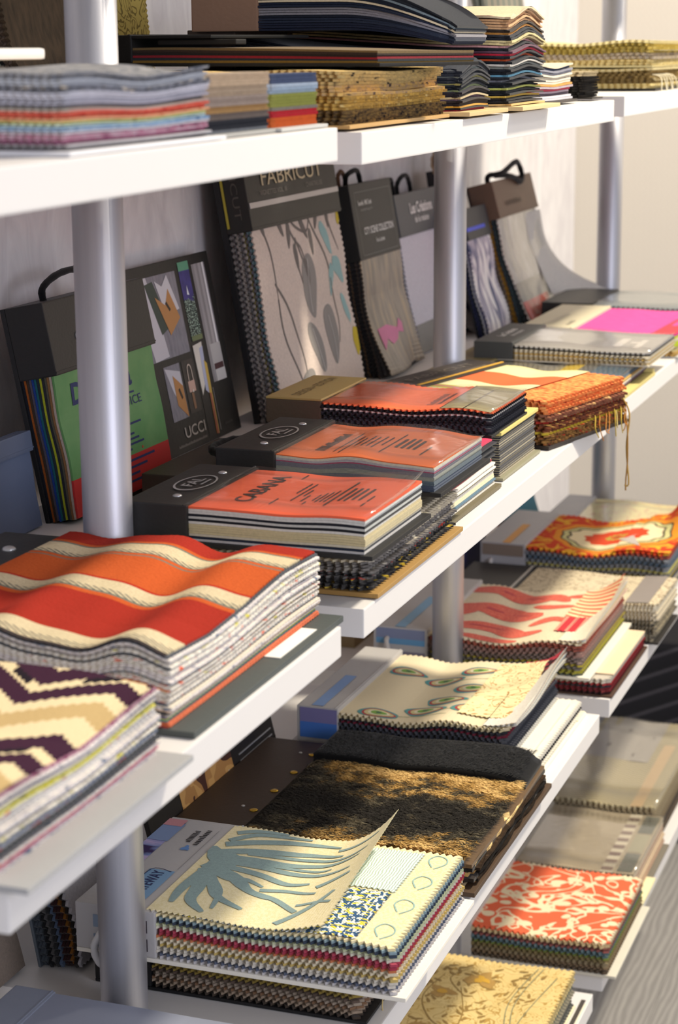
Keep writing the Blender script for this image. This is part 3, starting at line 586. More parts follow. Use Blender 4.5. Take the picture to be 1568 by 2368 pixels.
for q in ([(.15, .02), (.20, .045), (.26, .05)], [(.15, .10), (.19, .13), (.205, .15), (.23, .16)], [(.15, .18), (.18, .20), (.23, .235), (.30, .25), (.34, .235)], [(.15, .26), (.18, .265), (.22, .285)], [(.155, .12), (.175, .14), (.185, .18), (.16, .20)], [(.24, .045), (.29, .09), (.37, .10)], [(.26, .05), (.33, .06), (.40, .10)], [(.19, .135), (.22, .13), (.25, .14)], [(.19, .135), (.23, .155), (.255, .165)]):
    p.rib(q, .0035, .0012, .004)
for cu, cv, ro in ((.165, .03, .4), (.17, .09, .5), (.185, .115, -.3), (.18, .17, .6), (.2, .19, 0), (.17, .22, -.5), (.215, .13, .1), (.235, .16, .3), (.17, .262, 0)): p.blob(cu, cv, .018, .006, ro, 16, 0, .3)
p.put(S, mat('#6e6864', .8), b['root'])
p = Print(); p.blob(.20, .245, .026, .010, .5, 18, .1, .4); p.blob(.245, .275, .026, .011, .8, 18, .1, .4); p.blob(.255, .245, .022, .008, -.2, 18, .1, .4); p.blob(.30, .285, .022, .008, .3, 18, .1, .4); p.put(S, mat('#8fb0b0', .8), b['root'])
p = Print(); p.blob(.152, .297, .018, .010, 0, 16, .2); p.blob(.175, .303, .012, .006, 0, 16, .2); p.blob(.345, .30, .020, .012, 0, 16, .1); p.put(S, mat('#c2ab2c', .8), b['root'], clip=(0, .41, 0, .308))
p = Print(); p.rib([(.22, .165), (.25, .16), (.29, .165)], .002); p.rib([(.30, .215), (.33, .216), (.365, .215)], .002); p.rib([(.31, .15), (.34, .155), (.37, .165)], .002); p.put(S, mat('#b9b4b0', .8), b['root'], eps=.0009)
# CITY SCENE
b = book('fabric_sample_book', 'charcoal-headed sample book with a grey-brown streaked vinyl swatch and pink motif', 'sample book', GS,
         (2.622, 2.800), .88, .918, L2, .034, 14, [('#2a2624', 2), ('#6a5038', 1), ('#332e2c', 2), ('#8a6a48', 1), ('#2e2c30', 3), ('#5c4c44', 1), ('#3a3638', 2)],
         lean=10, Ln=.268, hd=.106, hh=.036, hm='#2c2c2d', base=BLK, bt=.004, bo=0, wave=(.003, .8, 3.2), pitch=.006, amp=.0022, top=vinyl(), prof=1.05, fan=.012, thick=.85)
Hc = lambda u, v: b['hh']; p = Print(); p.rib([(.012, .012), (.012, .166)], .0008); p.rib([(.100, .012), (.100, .166)], .0008); p.rib([(.012, .012), (.100, .012)], .0008); p.rib([(.012, .166), (.100, .166)], .0008); p.put(Hc, mat('#6f7072', .4, .3), b['hdr'], 'frame_line', .0012)
text('Swavelle / Mill Creek', .022, .08, .024, .031, Hc, WHT, b['hdr'], .01, .0012); text('HOSPITALITY', .03, .08, .036, .039, Hc, mat('#9a9a9a', .5), b['hdr'], 0, .0012); text('CITY SCENE COLLECTION', .03, .158, .062, .072, Hc, WHT, b['hdr'], .01, .0012); text('Faux Leather', .075, .112, .080, .086, Hc, WHT, b['hdr'], 0, .0012)
p = Print(); p.poly([(.205, .02), (.203, .06), (.212, .10), (.200, .115), (.208, .125), (.222, .12), (.218, .10), (.228, .085), (.232, .06), (.222, .045), (.236, .02)]); p.put(b['surf'], mat('#d377a0', .5), b['root'])
tube('handle', [(.002, .03, .02), (-.012, .035, .022), (-.018, .06, .024), (-.016, .085, .022), (.002, .095, .02)], .0036, CORD, b['root'], kink=.06); tube('handle', [(.002, .02, .014), (-.014, .018, .016), (-.02, .03, .018), (-.008, .045, .016), (.002, .05, .014)], .003, cloth('#6a4f3c'), b['root'], kink=.1)
# CREATIONS
b = book('fabric_sample_book', 'slate-headed sample book with a plain white-lilac swatch left of the middle post', 'sample book', GS,
         (2.842, 3.075), .88, .915, L2, .022, 9, [('#2c2b2e', 2), ('#55524e', 2), ('#8a8a90', 1), ('#c9c8cc', 2), ('#d9d8dd', 2)], lean=11, Ln=.240, hd=.064, hh=.026, hm='#55575a', base=BLK, bt=.004, bo=0, wave=(.0015, .8, 3), pitch=.007, amp=.0026,
         top=cloth('#d6d3dc'))
text('Les Créations', .06, .17, .016, .033, lambda u, v: b['hh'], WHT, b['hdr'], .02, .0012); text('de la maison', .075, .145, .037, .047, lambda u, v: b['hh'], WHT, b['hdr'], .01, .0012)
p = Print(); p.quad(.197, .240, .0, .233, 6, 6); p.put(b['surf'], mat('#8a8884', .7, 0, .3, 300), b['root'], 'swatch', .0008)
text('ROLLING STONE', .09, .21, .218, .228, b['surf'], WHT, b['root'], 0, .0016)
loop_handle(b, .0, .035, .022); loop_handle(b, .055, .12, .024)
# dark book with blue stripe and rope
b = book('fabric_sample_book', 'dark sample book with a cobalt stripe and twisted rope handle behind the middle post', 'sample book', GS,
         (3.100, 3.184), .88, .925, L2, .020, 6, [('#22304a', 2), ('#3a4a38', 1), ('#e6e4e0', 1), ('#26336a', 2)], lean=9, Ln=.262, hd=.09, hh=.026, hm='#242021', base=BLK, bt=.005, bo=0, wave=(.001, 1, 0), pitch=.008, amp=.0028, top=abstract(), fan=.03)
bx('header_stripe', .01, .085, .040, .048, .0262, .0275, mat('#2c5ac0', .4), b['hdr'], .0003)
for q in (0, 1): tube('handle', [(.004, .0+.003*q, .015), (-.015, -.012, .017+.003*q), (-.030, .004+.003*q, .02), (-.030, .025, .02+.003*q), (-.02, .045+.003*q, .02), (.0, .052, .018)], .0032, cloth(['#b59a7c', '#3a3436'][q]), b['root'], kink=.25)
# blue white abstract
b = book('fabric_sample_book', 'sample book showing a blue-grey and white brushed abstract swatch, right of the middle post', 'sample book', GS,
         (3.045, 3.175), .85, .862, L2, .020, 6, [('#1c2552', 2), ('#22282e', 1), ('#dfe0e4', 1), ('#3a3f70', 1), ('#d9d8da', 1)], lean=14, Ln=.205, hd=.05, hh=.024, hm='#3a3c40', base=BLK, bt=.003, bo=0, wave=(.003, 1, 2), pitch=.007, amp=.0026, top=abstract())
bx('header_stripe', .03, .036, -.003, .1, .0242, .025, mat('#3048d8', .4), b['hdr'], .0003)
# brown folio
def folio_top():
    g = G('pale_collage_sheet', .35, 0, .4); u, v = g.uv(); n1 = g.noise(g.vec(u, g.m('MULTIPLY', v, 2)), 22, 3, 1.2)
    c = g.ramp(n1, [(.35, '#b3aea6'), (.5, '#c4beb4'), (.62, '#d2cec8')]); return g.done(c)
b = book('fabric_sample_book', 'brown-headed sample book with a black cord handle and mustard and teal page edges', 'sample book', GS,
         (3.188, 3.440), .82, .864, L2, .040, 14, [('#3c302c', 2), ('#8a8484', 2), ('#6e6052', 2), ('#9a8c7c', 1), ('#b98a22', 2), ('#26383e', 1), ('#54686e', 1), ('#22343a', 2), ('#b03028', 1)],
         lean=15, Ln=.236, hd=.062, hh=.046, hm='#6b5444', base='#3a2c26', bt=.004, bo=0, wave=(.003, .9, 3.4), pitch=.0085, amp=.003, top=folio_top(), edge='check', fan=.012, film=True, rag=.001)
tube('handle', [(.004, .03, .03), (-.010, .03, .034), (-.010, .06, .05), (-.022, .13, .055), (-.020, .165, .052), (.0, .18, .05), (.012, .16, .05), (.002, .12, .052), (-.004, .08, .05), (-.008, .05, .04)], .0045, CORD, b['root'], kink=.05)
p = Print(); p.quad(.205, .236, .0, .18, 4, 6); p.put(b['surf'], mat('#d8583e', .5), b['root'], 'swatch', .0016)
p = Print(); p.quad(.172, .205, .0, .17, 4, 6); p.put(b['surf'], mat('#a8a294', .6), b['root'], 'swatch', .0013)
p = Print(); p.quad(.150, .180, .19, .235, 4, 4); p.put(b['surf'], mat('#b09a1c', .6), b['root'], 'swatch', .0018)
p = Print(); p.quad(.180, .215, .19, .235, 4, 4); p.put(b['surf'], mat('#707f8c', .6), b['root'], 'swatch', .0018)
scrawl('', .05, .15, .036, .044, lambda u, v: b['hh'], mat('#4d3c32', .6), b['hdr'], 0, .0012)
vo = sheet_mesh(.236, .105, .001, lambda u, v: b['surf'](u, v)+.002+.085*max(0, (u-.12)/.116)**2*min(1, (v-.17)/.1+.2), .066, .006, 0, .01, 5, .168); o = link('swatch', vo, cloth('#cfccc8'), b['root']); o['label'] = 'pale voile page curling away at its foot'
# low blue-grey slab at far left
b = book('fabric_sample_book', 'low blue-grey sample folder leaning at the left behind the striped rug book', 'sample book', GS, (1.40, 1.685), .90, .93, L2, .012, 3, [('#5a6680', 1)], lean=8, Ln=.095, hd=.02, hh=.016, hm='#5d6880', base='#56617a', bt=.004, bo=0, wave=(.0005, 1, 1), zig=False, top=mat('#5e6a84', .6, 0, .3, 200))
# ------------------------------------------------------------------ third shelf
G3 = 'sample books lying on the third shelf'
GRH = '#b5b1b0'
# brown weave under
b = book('fabric_sample_book', 'black-headed stack of beige houndstooth swatches beneath the blue frond book', 'sample book', G3,
         (1.548, 1.74), .545, .805, L3+.001, .048, 17, [('#4a3f36', 1), ('#a3907c', 2), ('#8a6a50', 1), ('#a99a8a', 2), ('#6a5a50', 1), ('#a8924a', 2), ('#8d7a68', 2), ('#b39a3c', 1), ('#7a6a5c', 2), ('#b0a898', 2)],
         hd=.058, hh=.049, hm=BLK, base=BLK, bt=.003, bo=.010, bs=.004, wave=(.0012, 1.1, 3), pitch=.0072, amp=.0028, edge='check', rag=.001, thick=.92)
for u in (.018, .030): bx('header_mark', u, u+.008, -.0022, -.0018, .022, .026, mat('#cfa83a', .5), b['hdr'], 0)
tube('loose_thread', [(b['L']-.02, .03, .045), (b['L']+.01, .034, .02), (b['L']+.014, .03, .0), (b['L']+.016, .036, -.03)], .0007, cloth('#e0c890'), b['root'], 5)
# blue frond
b = book('fabric_sample_book', 'cream-board sample book with a blue-grey frond print swatch, nearest on the third shelf', 'sample book', G3,
         (1.508, 1.716), .497, .802, L3+.0505, .047, 15, [('#c9c4c4', 1), ('#5c6478', 1), ('#d6cfc2', 2), ('#c9b06a', 1), ('#e0d4b8', 2), ('#c87a50', 1), ('#a83a4c', 1), ('#b8485c', 1), ('#d8d4c0', 1), ('#c9cfa8', 1), ('#3c4656', 1), ('#8ea4ac', 1), ('#2e3a48', 1)],
         hd=.080, hh=.049, hm='#b9b6b6', base='#e9e4d8', bt=.004, bo=.012, bs=.004, wave=(.0022, 1.0, 2.7), pitch=.0066, amp=.0027, edge='check', rag=.001, top=cloth('#e9dcb4', '#e2d2a2'), thick=.92)
S = b['surf']; B = b
S2 = lambda u, v: S(u, v)+.0006
tw = sheet_mesh(.268, .100, .0008, lambda u, v: S(u, v)+.0016, .10, .0055, .0016, 0, 4, .002); o = link('swatch', tw, tweed(), b['root']); o['label'] = 'blue and yellow tweed sample'
tw = sheet_mesh(.270, .092, .0008, lambda u, v: S(u, v)+.0014, .10, .0055, .0016, 0, 4, .108); o = link('swatch', tw, ripple(), b['root']); o['label'] = 'pale aqua rippled sample'
def front(u, v):
    e = max(0, u-(.185+.00*v)); return S(u, v)+.003+(e*e*(12+42*(v/.208)))*.22
FR = cloth('#ecdfb6', '#e6d8a8'); tp = sheet_mesh(.240, .208, .0009, front, .07, .0055, .0018, 0, 4, 0); o = link('swatch', tp, FR, b['root']); o['label'] = 'cream linen page printed with blue-grey fronds'
bx('page_edge', 0, .001, 0, .001, 0, .001, WHT, o, 0) if False else None
p = Print(); base_ = (.105, .12)
fr_ = [([(.08, .16), (.11, .175), (.15, .19), (.19, .188)], .012, .003), ([(.08, .14), (.12, .155), (.16, .165), (.20, .165)], .013, .003), ([(.09, .13), (.13, .135), (.18, .140), (.222, .150)], .011, .002), ([(.10, .12), (.14, .122), (.18, .118), (.222, .122)], .010, .002),
       ([(.10, .11), (.14, .105), (.17, .095), (.19, .10)], .010, .003), ([(.08, .11), (.12, .09), (.14, .07), (.165, .06)], .014, .004), ([(.085, .10), (.105, .07), (.12, .045), (.15, .03)], .013, .004), ([(.09, .12), (.13, .075), (.17, .06), (.20, .035)], .009, .005),
       ([(.085, .10), (.095, .06), (.10, .03), (.12, .01)], .015, .004), ([(.085, .09), (.082, .05), (.085, .02)], .012, .004), ([(.19, .01), (.21, .04), (.225, .07)], .008, .004), ([(.20, .09), (.215, .10), (.228, .105)], .008, .004), ([(.19, .18), (.21, .185), (.228, .19)], .006, .003), ([(.15, .075), (.175, .08), (.205, .075)], .007, .003), ([(.08, .19), (.10, .2), (.13, .204)], .009, .003)]
fr_ += [([(.08, .17), (.10, .19), (.13, .198), (.155, .202)], .009, .003), ([(.10, .125), (.15, .130), (.185, .128), (.20, .132)], .006, .002), ([(.11, .145), (.15, .152), (.20, .155), (.226, .162)], .007, .002), ([(.09, .10), (.115, .085), (.13, .09), (.15, .082)], .009, .003), ([(.195, .05), (.215, .052), (.23, .045)], .005, .003), ([(.10, .08), (.118, .055), (.125, .02)], .008, .003)]
for pts, w0, w1 in fr_: p.rib(pts, w0*.95, w1*1.1, w0*.85)
p.blob(.09, .12, .016, .034, .2, 24, .32); p.put(front, cloth('#8fa8a8'), o, eps=.0006, clip=(.07, .232, .002, .206))
p = Print()
for v in (.03, .085, .14, .19): p.rib([(.285, v-.015), (.278, v), (.283, v+.012), (.293, v+.008), (.296, v-.004), (.288, v-.018)], .0014)
p.put(S, cloth('#9cc0b8'), b['root'])
Fh = lambda u, v: b['hh']
p = Print(); p.quad(.0, .020, .10, .20, 1, 3); p.put(Fh, abstract('#b8a8d0', '#3a2c58', '#8090c0'), b['hdr'], 'photo_print', .0004); p = Print(); p.quad(.0, .022, .15, .195, 1, 3); p.put(Fh, mat('#7d93bd', .5), b['hdr'], 'photo_print', .0008); p = Print(); p.quad(0, .02, .188, .205, 1, 2); p.put(Fh, mat('#c98a92', .5), b['hdr'], 'photo_print', .0010)
p = Print(); p.quad(.034, .060, .02, .085, 1, 3); p.put(Fh, mat('#7aa0c4', .5), b['hdr'], 'paper_label', .0006); text('GATEWAY', .024, .082, .040, .052, Fh, NAVY, b['hdr'], .02, .0009); p = Print(); p.rib([(.036, .022), (.036, .083), (.057, .083)], .001); p.put(Fh, NAVY, b['hdr'], 'printed_motif', .0009)
scrawl('', .155, .185, .038, .044, Fh, INK, b['hdr'], .02, .0008); scrawl('', .150, .19, .047, .054, Fh, INK, b['hdr'], 0, .0008); p = Print(); p.blob(.046, .140, .004, .006, 0, 10, .4); p.put(Fh, mat('#5f8cc8', .5), b['hdr'], 'printed_motif', .0008)
bars(b, [(.060, .0606, .09, .19)], mat('#8a8788', .5), lambda u, v: b['hh'], b['hdr'])
for u0, z0, c in ((.05, .010, '#3a3038'), (.05, .028, '#3a3038'), (.018, .008, '#7a8aa0'), (.018, .027, '#8494a8')): bx('photo_print', u0, u0+.022, -.0045, -.0040, z0, z0+.012, mat(c, .5), b['hdr'], 0)
tube('handle', [(.035, -.003, .030), (.030, -.012, .026), (.024, -.016, .012), (.030, -.014, -.004), (.044, -.006, -.006)], .0036, mat('#d8d6d6', .6), b['root'], kink=.05)
# fur binder
FU = furmat()
b = book('fabric_sample_book', 'brown-headed binder of fur samples, black and gold spotted pelt on top, lid open', 'sample book', G3,
         (1.822, 2.138), .522, .868, L3+.012, .034, 6, [('#a8906a', 1), ('#2a211a', 1), ('#c9a060', 1), ('#1f1b17', 1), ('#6a5236', 1), ('#17130f', 1)], hd=.096, hh=.022, hm='#3b2c22', base='#4d3a2a', bt=.005, bo=.010, bs=.006,
         wave=(.0016, 1.5, 1.0), wv=.003, rr=.02, zig=False, top=FU, thick=.85, rag=.004)
for i in range(5): dome('rivet', (.074, .03+.062*i, .0225), .005, .0015, GOLD, b['root'])
for v in (.10, .28): dome('rivet', (.058, v, .0225), .0022, .001, SIL, b['root'])
S = b['surf']
def blades(name, n, u0, u1, v0, v1, ln, mm, zoff=0, par=None, w=.0006, surf=None, lift=.35):
    vs, fs = [], []; uvs = []; surf = surf or S
    for i in range(n):
        u, v = rnd.uniform(u0, u1), rnd.uniform(v0, v1); a = rnd.gauss(.15, .35); l = ln*rnd.uniform(.6, 1.2); du, dv = cos(a)*l, sin(a)*l; z = surf(u, v)+zoff; k = len(vs)
        nx, ny = -sin(a)*w, cos(a)*w
        vs += [(u+nx, v+ny, z), (u-nx, v-ny, z), (u+du*.6-nx*.8, v+dv*.6-ny*.8, z+l*lift), (u+du*.6+nx*.8, v+dv*.6+ny*.8, z+l*lift), (u+du, v+dv, z+l*lift*.8)]
        fs += [(k, k+1, k+2, k+3), (k+3, k+2, k+4)]; uvs += [(u, v)]*7
    me = bpy.data.meshes.new(name); me.from_pydata(vs, [], fs); l = me.uv_layers.new(name='UVMap'); fl = []
    for x in uvs: fl += list(x)
    l.data.foreach_set('uv', fl); o = link(name, me, mm, par or b['root']); o['kind'] = 'stuff'; return o
blades('fur', 30000, .093, .338, .004, .232, .013, FU)
S3 = lambda u, v: S(u, v)+.006+.003*sin(v*60)
bk = sheet_mesh(.346, .088, .010, lambda u, v: S(u, v)+.010-.020*max(0, (u-.308)/.04)**2*.5, .094, .006, 0, .02, 5, .228); o = link('swatch', bk, cloth('#0d0c0c'), b['root'], True); o['label'] = 'jet black sheared fur sample'
blades('fur', 6000, .095, .338, .230, .312, .006, cloth('#0d0c0c'), .0095)
for i in range(7): # furry edges at the front
    z0 = .008+.003*i; v0 = rnd.uniform(.0, .03); cc = ['#8a6238', '#2a2119', '#c9a468', '#1d1a18', '#b08a58', '#3a2c20', '#d8b880'][i]
    me = sheet_mesh(.350+.004*(i % 2), .30-v0, .0028, lambda u, v: z0+.0008*sin(v*70+i), .28, .006, .0, .012, 5, v0, rag=.0015); link('swatch', me, fleck(cc, dark(cc, .5), dark(cc, 1.25)), b['root'])
sk = radians(76); lid = bx('lid', -.090, 0, -.012, b['W']+.030, 0, .006, mat('#201d1c', .4, 0, .5, 150), b['root'], .001)
lid.location = (-.003, 0, .002); lid.rotation_euler = (0, sk, 0)
fl2 = lambda u, v: .0062
p = Print(); p.quad(-.088, -.018, .07, .215, 1, 4); ph_ = p.put(fl2, (lambda g: (lambda q: g.done(g.ramp(g.noise(g.vec(q[0], q[1]), 34, 1, .2), [(.3, '#4a2a22'), (.42, '#b0804a'), (.55, '#c99a5c'), (.7, '#d8c2ac')], True)))(g.uv()))(G('interior_picture', .5)), lid, 'photo_print', .0002)
for v0, v1, u in ((-.008, .30, -.045), (.235, .335, -.026), (.235, .335, -.018), (.05, .30, -.070)): bx('metal_strip', u-.0008, u+.0008, v0, v1, .0062, .0072, SIL, lid, 0)
for u in (-.008, -.013, -.004): bx('crease', u-.0008, u+.0008, -.012, .345, .006, .0066, mat('#0e0d0d', .5), lid, 0)
# peacock
b = book('fabric_sample_book', 'white-headed sample book with a cream linen swatch of printed peacock feathers', 'sample book', G3,
         (2.168, 2.418), .575, .838, L3+.022, .044, 17, [('#d9d6cc', 2), ('#8ea8b8', 1), ('#3c3f46', 2), ('#44464e', 2), ('#383a42', 3), ('#50525a', 2), ('#7a2438', 1), ('#2a2c34', 1), ('#d6c8a0', 1)], hd=.053, hh=.050, hm='#b7b4b2', base='#e8e2d4', bt=.004, bo=.020, bs=.004,
         wave=(.0036, 1.35, 1.9), pitch=.0075, amp=.0028, edge='check', rag=.0014, top=(lambda g: (lambda q: g.done(g.mix(g.m('MULTIPLY', g.noise(g.vec(q[0], q[1]), 300, 2), .3), '#ddcfae', '#bfae8c')))(g.uv()))(G('cream_linen', .9)), fan=.006, thick=.9, wv=.001)
S = b['surf']; Fh = lambda u, v: b['hh']
feats = [(.085, .18, -.1), (.150, .045, .25), (.165, .085, .3), (.140, .165, .4), (.175, .205, .3), (.185, .135, .5), (.205, .06, .6), (.10, .015, 0), (.215, .11, .7), (.225, .17, .6)]
for j, (ru, rv, c, e) in enumerate(((.021, .0125, '#4f9a9a', .0004), (.0180, .0098, '#b83a34', .0006), (.0155, .0080, '#d9c98c', .0008), (.0115, .0058, '#efe6c4', .0010), (.0085, .0044, '#7fae3c', .0012), (.003, .0018, '#2f5a4a', .0014))):
    p = Print()
    for cu, cv, ro in feats: p.blob(cu, cv, ru*1.22, rv*1.3, ro, 22, .06 if j == 0 else 0, .38)
    p.put(S, cloth(c), b['root'], eps=e, clip=(.055, .262, .002, .248))
p = Print()
for cu, cv, ro in feats[1:]: p.rib([(cu+.02, cv), (cu+.035, cv+.006), (.262, cv+.03)], .0012)
p.put(S, cloth('#8a9a6a'), b['root'], eps=.0005, clip=(.055, .262, .002, .248))
p = Print(); p.quad(.018, .033, .0, .125, 1, 4); p.put(Fh, mat('#7f9fce', .5), b['hdr'], 'printed_motif', .0006)
bx('photo_print', .004, .052, -.0046, -.0040, .030, .048, abstract('#6a4a70', '#3a1c34', '#8a86b8'), b['hdr'], 0); bx('photo_print', .004, .052, -.0046, -.0040, .010, .030, mat('#4a7ac8', .5), b['hdr'], 0)
def page(b, cm, u0, u1, v0, v1, h, par=None, lab=None, pw=1.0):   # a page corner standing proud of the stack
    S_ = b['surf']
    me = sheet_mesh(u1, v1-v0, .0008, lambda u, v: S_(u, v)+.002+h*max(0, (u-u0)/(u1-u0))**2*(.25+.75*min(1, max(0, (v-v0)/(v1-v0)))**pw), u0, .006, .0018, 0, 5, v0)
    o = link('swatch', me, cm, b['root'])
    if lab: o['label'] = lab
    return o
page(b, damask('#e8d9a8', '#b98a54', 30, .02), .195, .268, .03, .235, .012, lab='curling cream page with brown line scrolls'); page(b, (lambda g: (lambda q: g.done(g.mix(g.step(g.noise(g.vec(q[0], q[1]), 60, 1, 1), .5), '#b83648', '#3a1a20')))(g.uv()))(G('red_leaf_print', .8)), .225, .272, .10, .25, .020)
for i in range(9): page(b, ['#e6e2d6', '#d8cdb0', '#e9e5da', '#c9c4b8', '#a8c4d4', '#efe8d8', '#e0d6bc', '#d0b8a0', '#ece6da'][i] and cloth(['#e6e2d6', '#d8cdb0', '#e9e5da', '#c9c4b8', '#a8c4d4', '#efe8d8', '#e0d6bc', '#d0b8a0', '#ece6da'][i]), .235, .274+.001*(i % 3), .0, .25, .003+.0024*i, pw=.8)
b = book('fabric_sample_book', 'flat cream-boarded sample book with a black and white pinked edge under the peacock book', 'sample book', G3,
         (2.165, 2.44), .545, .85, L3+.001, .019, 5, [('#efe9d8', 2), ('#1c1c20', 1), ('#efe9d8', 2)], hd=.05, hh=.0205, hm='#b2b0b0', base='#ece6d2', bt=.004, bo=.006, wave=(.0004, 1, 1), pitch=.008, amp=.0025)
bx('paper_label', b['L']-.03, b['L']+.005, .235, .274, .0042, .0060, mat('#f0e6c4', .5), b['root'], .0008); bx('zigzag_label', -.03, .0, .2, .27, .006, .008, chevron(), b['root'], 0)
# ---- right bay
b = book('fabric_sample_book', 'dark red plaid sample book with a brown tray edge beneath the red ikat book', 'sample book', G3,
         (2.520, 2.76), .527, .84, L3+.001, .024, 7, [('#3a1c1e', 1), ('#7a2428', 2), ('#3a3a3e', 1), ('#9a2c30', 1), ('#c9c0b0', 2)], hd=.05, hh=.026, hm='#8c7f78', base='#4c362a', bt=.003, bo=.006, wave=(.001, 1, 1), pitch=.008, amp=.003)
bx('cover_board', .20, b['L']+.003, .02, .235, .0255, .0275, mat('#e6cfae', .5), b['root'], .0005)
b = book('fabric_sample_book', 'white-headed sample book with a red and cream ikat print, right of the lower middle post', 'sample book', G3,
         (2.500, 2.772), .562, .852, L3+.029, .044, 15, [('#5a6258', 1), ('#a8a03c', 2), ('#7a746c', 2), ('#b9a83c', 1), ('#8c7a70', 3), ('#a88478', 3), ('#a85a48', 2), ('#c0b8a8', 1)], hd=.078, hh=.050, hm='#c0bdbb', base='#e8e2d2', bt=.004, bo=.014, bs=.003,
         wave=(.0042, 1.15, 1.9), pitch=.0085, amp=.0032, edge='check', rag=.0014, top=cloth('#ead9b6'), thick=.9, fan=.004)
S = b['surf']; Fh = lambda u, v: b['hh']
p = Print()
for pts, w0, wm, w1 in (([(.075, .235), (.12, .245), (.16, .225), (.20, .23), (.225, .205)], .018, .03, .006), ([(.08, .10), (.10, .13), (.085, .15), (.11, .165)], .014, .016, .004), ([(.09, .15), (.13, .15), (.17, .135), (.205, .14)], .012, .040, .010), ([(.085, .04), (.12, .06), (.16, .065), (.195, .04), (.225, .05)], .012, .026, .006), ([(.18, .19), (.21, .175), (.24, .185)], .006, .014, .004), ([(.20, .08), (.225, .11), (.25, .10)], .005, .016, .005), ([(.12, .015), (.16, .012), (.20, .008)], .008, .014, .004), ([(.22, .23), (.245, .24), (.27, .235)], .006, .014, .004)):
    p.rib(pts, w0*1.3, w1*1.3, wm*1.55)
p.put(S, cloth('#d0503c', '#dd6a50'), b['root'], clip=(.075, .285, .002, .27))
p = Print()
for pts, w in (([(.12, .15), (.16, .14), (.19, .138)], .006), ([(.12, .062), (.16, .066), (.185, .05)], .004), ([(.12, .243), (.15, .232), (.19, .228)], .006)): p.rib(pts, w, .001)
p.put(S, cloth('#c93848'), b['root'], eps=.001)
p = Print(); p.quad(.030, .045, 0, .16, 1, 4); p.put(Fh, mat('#8ab6d6', .5), b['hdr'], 'printed_motif', .0006)
bx('photo_print', .004, .074, -.0036, -.0030, .034, .048, abstract('#a8a0a8', '#6a3a50', '#8a9ab8'), b['hdr'], 0); bx('photo_print', .004, .074, -.0036, -.0030, .026, .034, mat('#6aa0c8', .5), b['hdr'], 0); bx('photo_print', .004, .074, -.0036, -.0030, .006, .016, abstract('#a8a0a8', '#7a4858', '#8a8a98'), b['hdr'], 0)
tube('handle', [(.020, -.002, .034), (.022, -.012, .030), (.030, -.018, .008), (.042, -.016, -.012), (.056, -.010, -.014)], .0034, mat('#d6cfc6', .6), b['root'], kink=.05)
RS = (lambda g: (lambda q: g.done(g.mix(g.m('MULTIPLY', g.m('LESS_THAN', g.fr(q[0], 70), .3), g.m('LESS_THAN', g.fr(q[1], 130), .6)), '#bc3038', '#dfae94')))(g.uv()))(G('red_dotted_ribbon', .8))
page(b, RS, .243, .292, .045, .26, .012, lab='red page lifting at the free edge'); page(b, (lambda g: (lambda q: g.done(g.ramp(g.fr(g.m('MULTIPLY_ADD', q[0], .6, q[1]), 60), [(0, '#e06a50'), (.5, '#ecd9a8')], True)))(g.uv()))(G('candy_stripe', .8)), .24, .294, .12, .262, .028)
for i in range(8): page(b, cloth(['#ece2c0', '#d8b0a0', '#efe8d4', '#e0c89a', '#c8d4dc', '#e8e2d0', '#e6c8b8', '#efe6cc'][i]), .26, .296+.001*(i % 2), 0, .27, .002+.003*i, pw=.9)
b = book('fabric_sample_book', 'black-headed sample book with a taupe scroll damask swatch behind the red ikat one', 'sample book', G3,
         (2.782, 2.938), .515, .835, L3+.001, .060, 15, [(fleck('#6a6458', '#b9ab8c', '#3a3a3c'), 8), ('#d8cbb0', 4), ('#e6dcc4', 3)], hd=.105, hh=.061, hm='#2b2a2a', base='#2a2725', bt=.003, bo=.006, wave=(.0015, 1, 1), top=damask('#cfc1a4', '#9a8a74', 30, .03), rag=.003, amp=.002)
bx('header_stripe', .095, .099, -.001, b['W']+.001, .0612, .0620, mat('#b9b4ac', .4), b['hdr'], .0002)
p = Print(); p.quad(.275, .310, .0, .155, 2, 2); p.put(b['surf'], mat('#8d8580', .7, 0, .2, 200), b['root'], 'swatch', .0012)
b = book('fabric_sample_book', 'grey-headed sample book with an orange and red suzani medallion swatch, rumpled corner', 'sample book', G3,
         (2.955, 3.185), .532, .828, L3+.046, .042, 14, [('#3a3c40', 2), ('#b5a03c', 1), ('#9a948a', 2), ('#c9c06a', 1), ('#8a8c90', 2), ('#5a6a7a', 2), ('#7a8088', 2), ('#a04a3a', 1), ('#8a3a2a', 1)], hd=.073, hh=.046, hm='#a9a8ac', base=None, wave=(.0045, 1.1, 2.2), pitch=.009, amp=.0034,
         edge='check', top=suzani(.195, .11), thick=.9, fan=.004)
p = Print(); p.quad(.035, .048, .0, .13, 1, 4); p.put(lambda u, v: b['hh'], mat('#d0902c', .5), b['hdr'], 'printed_motif', .0006)
bx('photo_print', .004, .070, -.0036, -.0030, .026, .044, abstract('#a89888', '#4a3a34', '#8a7c70'), b['hdr'], 0)
tube('handle', [(.018, -.002, .018), (.020, -.012, .014), (.030, -.016, -.010), (.044, -.012, -.022), (.056, -.006, -.022)], .0034, mat('#c9c6c6', .6), b['root'], kink=.05)
def cor(u, v):
    return b['surf'](u, v)+.003+.050*max(0, (u-.225)/.075)*(max(0, v-.10)/.13)*(1-.5*sin(u*80))
me = sheet_mesh(.300, .225, .001, cor, .21, .006, .0015, 0, 8, 0); o = link('swatch', me, suzani(.195, .11), b['root']); o['label'] = 'rumpled corner of the suzani swatch'
